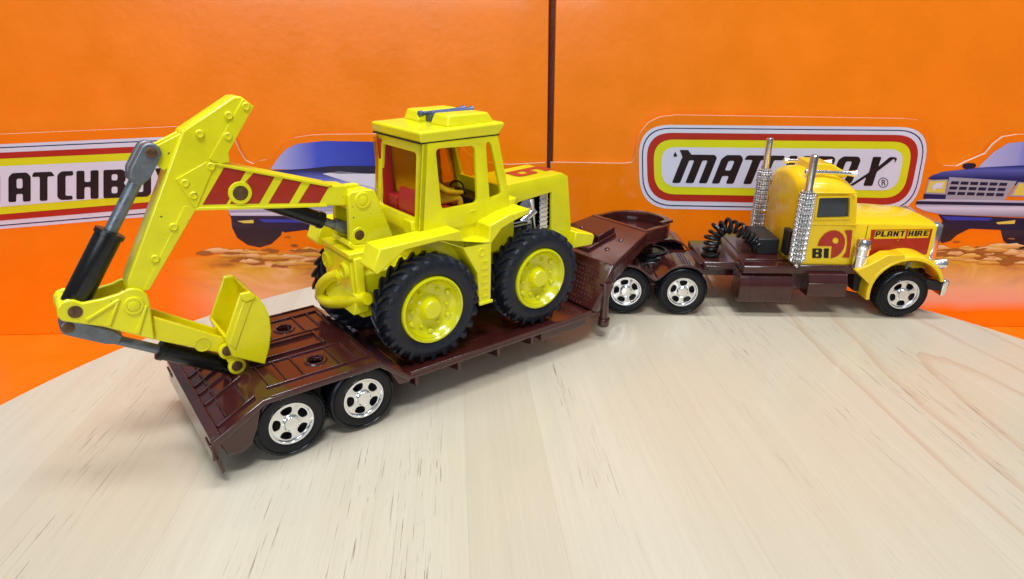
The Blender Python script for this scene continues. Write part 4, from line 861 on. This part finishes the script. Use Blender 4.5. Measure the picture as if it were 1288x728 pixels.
# --- bonnet, engine opening, front weight
hw = 1.32
hp_ = [(16.5, 8.18), (20.25, 8.32), (20.62, 8.12), (20.95, 5.45), (20.95, 4.6), (16.5, 4.6)]
g0 = P([(668, 251), (695.5, 243), (695.5, 284), (668, 287)], -1.32)
gopen = [(17.6, 7.32), (19.62, 7.50), (19.66, 5.5), (16.9, 5.5), (16.9, 6.2)]
for sg in (1, -1): MB().plate(hp_, [gopen], *sorted((sg * (hw - .16), sg * hw)), bev=.03).build('bonnet_side', LEMON, ex)
MB().prism([(16.5, 8.18), (20.25, 8.32), (20.62, 8.12), (20.95, 5.45), (20.95, 4.6), (20.75, 4.6), (20.75, 5.45), (20.42, 8.0), (20.2, 8.16), (16.5, 8.02)], -hw + .12, hw - .12).build('bonnet_top', LEMON, ex, bevel=.03)
MB().box(16.6, 20.7, -.5, .5, 4.7, 8.0).build('engine_bay', BLACKM, ex)
for sg in (1, -1):
    ya = sg * .5
    MB().box(19.05, 19.55, *sorted((ya, sg * 1.14)), 5.5, 7.45).build('radiator', CHROME, ex, bevel=.03)
    for k in range(8): MB().box(19.03, 19.52, *sorted((sg * 1.12, sg * 1.20)), 5.6 + k * .22, 5.66 + k * .22).build('radiator_fin', CHROME, ex)
    MB().cyl((18.75, sg * 1.0, 5.6), (18.6, sg * 1.0, 7.3), .17, 14).cyl((18.0, sg * .95, 6.2), (18.8, sg * 1.0, 6.7), .22, 14).lathe([(.2, -.1), (.42, -.05), (.42, .12), (.2, .18)], (18.25, sg * .98, 6.9), (0, sg, 0), 20).build('engine', CHROME, ex)
    MB().box(16.8, 18.5, *sorted((sg * .5, sg * 1.2)), 5.5, 6.2).box(16.9, 18.4, *sorted((sg * .6, sg * 1.26)), 6.2, 6.38).build('engine_block', CHROME, ex, bevel=.05)
MB().prism([(20.7, 4.6), (22.05, 4.52), (22.2, 4.95), (22.05, 5.12), (20.9, 5.42)], -1.75, 1.75).build('front_weight', LEMON, ex, bevel=.06)
MB().prism([(20.4, 3.6), (21.6, 4.2), (21.7, 4.55), (20.4, 4.65)], -.9, .9).build('front_bracket', LEMON, ex, bevel=.06)
# number on the bonnet: a block 6 read from the driver's seat
def bz_(x): return 8.18 + (x - 16.5) / 3.75 * .14 + .012
def numeral(polys):
    m = MB()
    for poly, holes in polys:
        tmp = MB().plate(poly, holes, 0, .006, 'z')
        m.add([(v.x, v.y, bz_(v.x) + v.z) for v in tmp.v], tmp.f)
    m.build('bonnet_number', RED, ex)
numeral([(rnd([(18.3, .62), (20.2, .62), (20.42, .45), (20.42, -.5), (19.95, -.5), (19.95, .18), (19.5, .18), (19.5, -.42), (19.35, -.56), (18.45, -.56), (18.28, -.4), (18.28, .5)], .07, 3), [[(18.72, .26), (19.12, .26), (19.12, -.2), (18.72, -.2)]])])
# --- driver and seat
MB().box(12.5, 16.2, -1.6, 1.6, 6.9, 7.3).build('cab_floor', REDP, ex)
MB().prism([(12.45, 7.28), (14.1, 7.28), (14.1, 7.7), (12.95, 7.7), (12.8, 8.45), (12.55, 8.5), (12.42, 8.0)], -1.3, .35).build('seat', REDP, ex, bevel=.08)
MB().box(12.5, 12.9, .6, 1.55, 7.25, 8.0).build('console', REDP, ex, bevel=.05)
MB().box(15.3, 16.3, -1.5, 1.5, 7.3, 7.75).build('dashboard', BLACKM, ex, bevel=.08)
MB().tube([(14.95 + .0 + .10 * math.sin(a), -.35 + .55 * math.cos(a), 8.15 + .0 + .32 * math.sin(a)) for a in [2 * math.pi * i / 24 for i in range(25)]], .04, 8).cyl((14.95, -.35, 8.1), (15.4, -.35, 7.9), .07, 8).cyl((14.95, -.88, 8.15), (14.95, .18, 8.15), .045, 8).build('steering_wheel', BLACKM, ex)
def skin(name, joints, edges, m, parent, lev=2):
    off = Vector(parent['off']); me = bpy.data.meshes.new(name); me.from_pydata([(Vector(j[0]) - off) * S for j in joints], edges, [])
    o = put(name, me, parent); sk = o.modifiers.new('skin', 'SKIN'); sk.use_smooth_shade = True
    for v, j in zip(me.skin_vertices[0].data, joints): v.radius = (j[1] * S, (j[2] if len(j) > 2 else j[1]) * S)
    me.skin_vertices[0].data[0].use_root = True
    ss = o.modifiers.new('sub', 'SUBSURF'); ss.levels = lev; ss.render_levels = lev; me.materials.append(m); return o
yc = -.55; X0 = 13.4
body = skin('driver', [((X0 + .1, yc, 7.95), .30, .38), ((X0 + .02, yc, 8.3), .27, .36), ((X0 + .02, yc, 8.68), .27, .40), ((X0 + .05, yc, 8.9), .14), ((X0 + .08, yc, 9.08), .2), ((X0 + .1, yc, 9.3), .2), ((X0 + .1, yc, 9.44), .12),
    ((X0 + .15, yc - .45, 8.65), .15), ((X0 + .65, yc - .52, 8.3), .13), ((X0 + 1.3, yc - .36, 8.12), .11), ((X0 + 1.55, yc - .30, 8.1), .10), ((X0 + .15, yc + .45, 8.65), .15), ((X0 + .65, yc + .55, 8.3), .13), ((X0 + 1.3, yc + .40, 8.12), .11), ((X0 + 1.55, yc + .34, 8.1), .10),
    ((X0 + .7, yc - .24, 7.9), .2), ((X0 + 1.35, yc - .26, 7.9), .18), ((X0 + 1.45, yc - .26, 7.45), .14), ((X0 + .7, yc + .24, 7.9), .2), ((X0 + 1.35, yc + .26, 7.9), .18), ((X0 + 1.45, yc + .26, 7.45), .14)],
    [(0, 1), (1, 2), (2, 3), (3, 4), (4, 5), (5, 6), (2, 7), (7, 8), (8, 9), (9, 10), (2, 11), (11, 12), (12, 13), (13, 14), (0, 15), (15, 16), (16, 17), (0, 18), (18, 19), (19, 20)], SKIN, ex)
MB().prism([(X0 - .42, 8.2), (X0 - .15, 8.2), (X0 - .15, 9.1), (X0 - .32, 9.12)], yc - .35, yc + .35).build('driver_vest', WHITEP, body, bevel=.06)
MB().lathe([(.23, 9.28), (.23, 9.4), (.17, 9.52), (.02, 9.56)], (X0 + .1, yc, 0), (0, 0, 1), 18).build('driver_cap', WHITEP, body)
MB().box(12.35, 12.85, 1.42, 1.66, 7.2, 10.3).build('inner_lining', REDP, ex, bevel=.03)
# --- rear frame with lamps and tow loop
MB().box(9.5, 9.9, -1.35, 1.6, 4.7, 6.35).build('rear_frame', LEMON, ex, bevel=.06)
MB().box(9.40, 9.52, -1.15, 1.40, 4.85, 6.2).build('rear_plate', LEMON, ex, bevel=.04)
MB().box(9.35, 10.4, -1.25, 1.45, 6.3, 6.55).build('slew_base', LEMON, ex, bevel=.06)
for y in (1.0, -.65): MB().lathe([(.36, 0), (.36, -.10), (.30, -.15), (.24, -.15), (.22, -.04), (.14, -.04), (.13, -.10), (.02, -.11)], (9.40, y, 5.72), (1, 0, 0), 24).build('ram_boss', LEMON, ex)
MB().lathe([(.26, 0), (.26, -.04), (.02, -.05)], (9.40, .15, 5.15), (1, 0, 0), 24).build('centre_boss', LEMON, ex)
hk = [EX.x(px, py, 9.15) for px, py in ((418, 347), (411, 350), (405.5, 358), (403.5, 367), (406, 375), (414, 380), (428, 381), (446, 380))]
hk[0].x = 9.5; hk[1].x = 9.3; hk[-1].x = 9.7; hk[-2].x = 9.3
MB().tube([tuple(cr_(hk, i / 32)) for i in range(33)], [.25 for i in range(33)], 14).build('tow_loop', LEMON2, ex)
MB().prism([(9.2, 4.1), (9.9, 4.1), (9.9, 4.9), (9.4, 4.9)], -1.5, 1.3).build('rear_skirt', LEMON, ex, bevel=.05)
# --- slew bracket: two cheeks and a floor, with pins
chk = P([(461, 238.5), (468.5, 238), (472, 241), (495, 297), (470, 306), (446, 308), (440, 303), (438, 246), (442, 241)], -.78)
for y0, y1 in ((-.80, -.52), (.52, .80)): MB().prism(chk, y0, y1).build('slew_cheek', LEMON, ex, bevel=.05)
fl = P([(440, 303), (446, 308), (470, 306), (495, 297), (495, 303), (472, 313), (446, 315), (437, 309)], -.78)
MB().prism(fl, -.85, .85).build('slew_floor', LEMON, ex, bevel=.05)
bk = P([(462, 246), (471, 246), (495, 297), (480, 301)], -.78); MB().prism(bk, -.53, .53).build('slew_back', LEMON, ex, bevel=.04)
def pin(px, py, ly, r, name='pin', m=RUST, h=.10, ring=True, parent=ex):
    q = EX.y(px, py, ly); o = MB().lathe([(r, .2), (r, -h), (r * .8, -h - .02), (.01, -h - .02)], (q.x, ly, q.z), (0, 1, 0), 20).build(name, m, parent)
    if ring: MB().lathe([(r * 1.05, 0), (r * 1.05, -h - .01), (r * 1.5, -h - .01), (r * 1.62, 0)], (q.x, ly, q.z), (0, 1, 0), 24, cap=False).build('pin_collar', LEMON, o)
    return q
pin(456, 251.5, -.80, .20, m=LEMON, h=.06); pin(452, 295.5, -.80, .20, h=.02)
# --- boom
BW = .5
bm_out = P([(437, 233.5), (438.5, 259), (411, 259), (244.5, 263.5), (222, 226), (263, 205), (278, 206.5), (417, 233)], -BW)
MB().prism(bm_out, -BW, BW).build('boom', LEMON, ex, bevel=.05)
fl_t = P([(262, 204), (278, 205.6), (418, 232.3), (411, 234.6), (276, 209)], -BW); MB().prism(fl_t, -BW - .06, BW + .06).build('boom_flange', LEMON, ex, bevel=.02)
fl_b = P([(245, 264.5), (411, 260), (411, 257), (247, 260.5)], -BW); MB().prism(fl_b, -BW - .06, BW + .06).build('boom_flange', LEMON, ex, bevel=.02)
Zs = lambda pts: P(zc(pts, 240, 190, 5.367), -BW)
for poly in ([(228, 103), (376, 128), (240, 358), (78, 362)], [(430, 140), (570, 166), (462, 354), (262, 357), (330, 250)], [(625, 180), (750, 204), (664, 352), (522, 354)], [(808, 216), (932, 240), (868, 349), (724, 351)]):
    zz = Zs(poly)
    for sg in (1, -1): MB().add([(x, sg * (BW + .006), z) for x, z in zz], [list(range(len(zz)))]).build('red_stripe', RED, ex)
pin(302, 242.5, -BW, .25, m=RUST, h=.05)
MB().box(*sorted((EX.y(438, 240, -.5).x - .1, EX.y(470, 240, -.5).x)), -.48, .48, EX.y(452, 262, -.5).z, EX.y(452, 242, -.5).z).build('boom_root', LEMON, ex, bevel=.05)
# --- boom ram
def ram(a, b, frac, rb, rr, ly, eye_a=None, parent=ex, rb2=None):
    A, B = EX.y(*a, ly), EX.y(*b, ly); M_ = A.lerp(B, frac); d = (B - A).normalized()
    MB().lathe([(rb * .9, 0), (rb, .06), (rb, (M_ - A).length - .2), (rb * 1.12, (M_ - A).length - .18), (rb * 1.12, (M_ - A).length - .03), (rb * .8, (M_ - A).length)], tuple(A), tuple(d), 20).build('ram_barrel', BLACK, parent)
    MB().cyl(M_ - d * .1, B, rr, 16).build('ram_rod', ZINC, parent); return A, B, d
ram((322, 249), (448, 292), .64, .30, .17, 0)
MB().cyl(EX.y(420, 281, 0), EX.y(446, 291, 0), .24, 12).build('rod_eye', ZINC, ex)
# --- dipper arm: cranked box with raised plates and rivets
dp = P([(229.5, 165), (294, 121.5), (304, 121), (319.5, 133.5), (287, 192), (289, 203.5), (262, 235), (247, 262), (188, 364), (176, 372), (160, 368), (161, 352)], -BW)
MB().prism(dp, -BW + .03, BW - .03).build('dipper_arm', LEMON, ex, bevel=.06)
Zd = lambda pts: zc(pts, 180, 100, 4.55)
def raised(name, pts, h):
    zz = P(pts, -BW); 
    for sg in (1, -1): MB().prism(zz, *sorted((sg * (BW - .05), sg * (BW - .03 + h)))).build(name, LEMON, ex, bevel=.02)
raised('raised_plate', [(263, 200), (305, 124), (319.5, 133.5), (287, 192), (289, 203.5), (277, 206)], .05)
raised('raised_plate', [(221, 225), (260, 203), (268, 212), (247, 262), (243, 259)], .07)
raised('raised_plate', [(232, 258), (247, 262), (188, 364), (180, 366)], .05)
for px, py in ((309, 133.5), (287.5, 145), (286.5, 171), (251, 168), (265, 209), (232.5, 230), (243, 245.5), (218, 285), (195, 325)):
    q = EX.y(px, py, -BW)
    for sg in (1, -1): MB().lathe([(.14, -.03), (.135, .04), (.10, .075), (.06, .055), (.01, .05)], (q.x, sg * (BW + .01), q.z), (0, sg, 0), 18).build('rivet', LEMON, ex)
lug = P([(231, 164), (184, 188), (183, 196), (205, 214), (214, 207), (222, 185)], -.16)
for y0, y1 in ((-.34, -.16), (.16, .34)): MB().prism(lug, y0, y1).build('ram_lug', LEMON, ex, bevel=.03)
# --- dipper ram in front of the arm
A, B, d = ram((90, 388), (189, 192), .50, .40, .20, -.14)
def eye(c, dr, L_, r, y0, y1, name='rod_eye', m=ZINC):
    n = Vector((-dr.z, 0, dr.x)); c = Vector(c); pts = [(c + n * r * math.cos(t) * 1 - dr * r * math.sin(t)) for t in [math.pi * i / 10 for i in range(11)]]
    pts = [c + n * r * math.cos(t) + dr * r * math.sin(t) for t in [math.pi * i / 10 for i in range(11)]] + [c - n * r - dr * L_, c - n * r * .55 - dr * (L_ + .35), c + n * r * .55 - dr * (L_ + .35), c + n * r - dr * L_]
    return MB().prism([(p.x, p.z) for p in pts], y0, y1).build(name, m, ex, bevel=.05)
eye(EX.y(189.5, 192, -.4), d, .75, .31, -.46, -.10); eye(EX.y(189.5, 192, -.4), d, .75, .31, .14, .46)
pin(190, 192, -.46, .17, h=.03, ring=False)
# --- knuckle: two cheeks pivoting at the arm's foot
kn = P([(71.5, 387), (76, 381), (84, 377.5), (93, 377.5), (104, 381), (128, 376), (149, 369.5), (158, 364.5), (167, 362.5), (177, 364), (185, 370), (188, 377), (195, 428), (130, 411), (78, 404), (72, 398)], -.66)
for y0, y1 in ((-.68, -.50), (.50, .68)): MB().prism(kn, y0, y1).build('knuckle_cheek', LEMON, ex, bevel=.05)
web = P([(71.5, 388), (75, 383), (84, 381), (110, 400), (78, 403.5), (73, 398)], -.66); MB().prism(web, -.5, .5).build('knuckle_web', LEMON, ex, bevel=.04)
for pts in ([(107, 401), (110, 404), (152, 378), (149, 375)], [(134, 409), (139, 411), (151, 377), (148, 375.5)], [(170, 419), (175, 421), (186, 384), (182, 383)]):
    zz = P(pts, -.68)
    for sg in (1, -1): MB().prism(zz, *sorted((sg * .66, sg * .74))).build('knuckle_rib', LEMON, ex, bevel=.03)
pin(168, 384, -.68, .19, m=LEMON, h=.06); pin(94.5, 392, -.68, .20, h=.03, ring=False)
# --- bucket arm (open channel) and its ram
ba = P([(193, 398), (282, 424.5), (290, 437), (288, 446), (274, 443.5), (195, 427.5)], -.52)
for y0, y1 in ((-.54, -.38), (.38, .54)): MB().prism(ba, y0, y1).build('bucket_arm_side', LEMON2, ex, bevel=.04)
bb = P([(193, 412), (280, 433), (280, 440), (195, 424)], -.52); MB().prism(bb, -.39, .39).build('bucket_arm_floor', LEMON2, ex)
q = EX.y(255, 433, -.54)
MB().lathe([(.27, .02), (.27, -.015), (.25, -.02), (.24, .0), (.01, .0)], (q.x, -.545, q.z), (0, 1, 0), 24).build('maker_mark', LEMON2, ex)
A, B, d = ram((293, 461), (88, 413.5), .50, .33, .17, -.05)
eye(EX.y(88.5, 412.5, -.4), d, 1.15, .27, -.42, .42); pin(86, 412, -.42, .17, h=.03, ring=False)
# --- bucket
bs = P([(302, 369.5), (314.5, 367), (325, 374), (333.6, 385), (339.5, 400), (341.5, 415.6), (339, 438), (333.6, 458.4), (300, 450.5), (293, 449), (283.5, 425)], -1.07)
bo = rnd(bs, .05, 2)
for sg in (1, -1): MB().prism(bs, *sorted((sg * .95, sg * 1.08))).build('bucket_side', LEMON2, ex, bevel=.04)
back = bs[1:8]; cx_ = sum(p[0] for p in bs) / len(bs); cz_ = sum(p[1] for p in bs) / len(bs)
inn = [(p[0] + (cx_ - p[0]) * .09, p[1] + (cz_ - p[1]) * .09) for p in back]
MB().prism(back + list(reversed(inn)), -.97, .97).build('bucket_shell', LEMON2, ex, bevel=.02, ang=50)
fb = bs[7:]; fin = [(p[0] + (cx_ - p[0]) * .10, p[1] + (cz_ - p[1]) * .10) for p in fb]
MB().prism(fb + list(reversed(fin)), -.97, .97).build('bucket_floor', LEMON2, ex, bevel=.02)
rl = P([(301, 369), (303, 376), (309, 380), (322, 374), (314.5, 366)], -1.08)
for sg in (1, -1): MB().prism(rl, *sorted((sg * 1.0, sg * 1.16))).build('bucket_tooth', LEMON2, ex, bevel=.04)
rb_ = P([(306, 378), (310, 380), (318, 376), (296, 440), (288, 432)], -1.08)
for sg in (1, -1): MB().prism(rb_, *sorted((sg * 1.05, sg * 1.12))).build('bucket_rib', LEMON2, ex, bevel=.03)
for px, py in ((286, 441), (298, 460)):
    q = EX.y(px, py, -.66)
    for sg in (1, -1): MB().lathe([(.31, -.06), (.31, .06), (.26, .09), (.01, .09)], (q.x, sg * .66, q.z), (0, sg, 0), 24).build('bucket_boss', LEMON2, ex)
    pin(px, py, -.75, .19, h=.04, ring=False)
lg = P([(284, 433), (297, 446), (305, 460), (301, 467), (292, 466), (288, 458), (281, 446)], -.6)
for sg in (1, -1): MB().prism(lg, *sorted((sg * .56, sg * .72))).build('bucket_link', LEMON2, ex, bevel=.04)
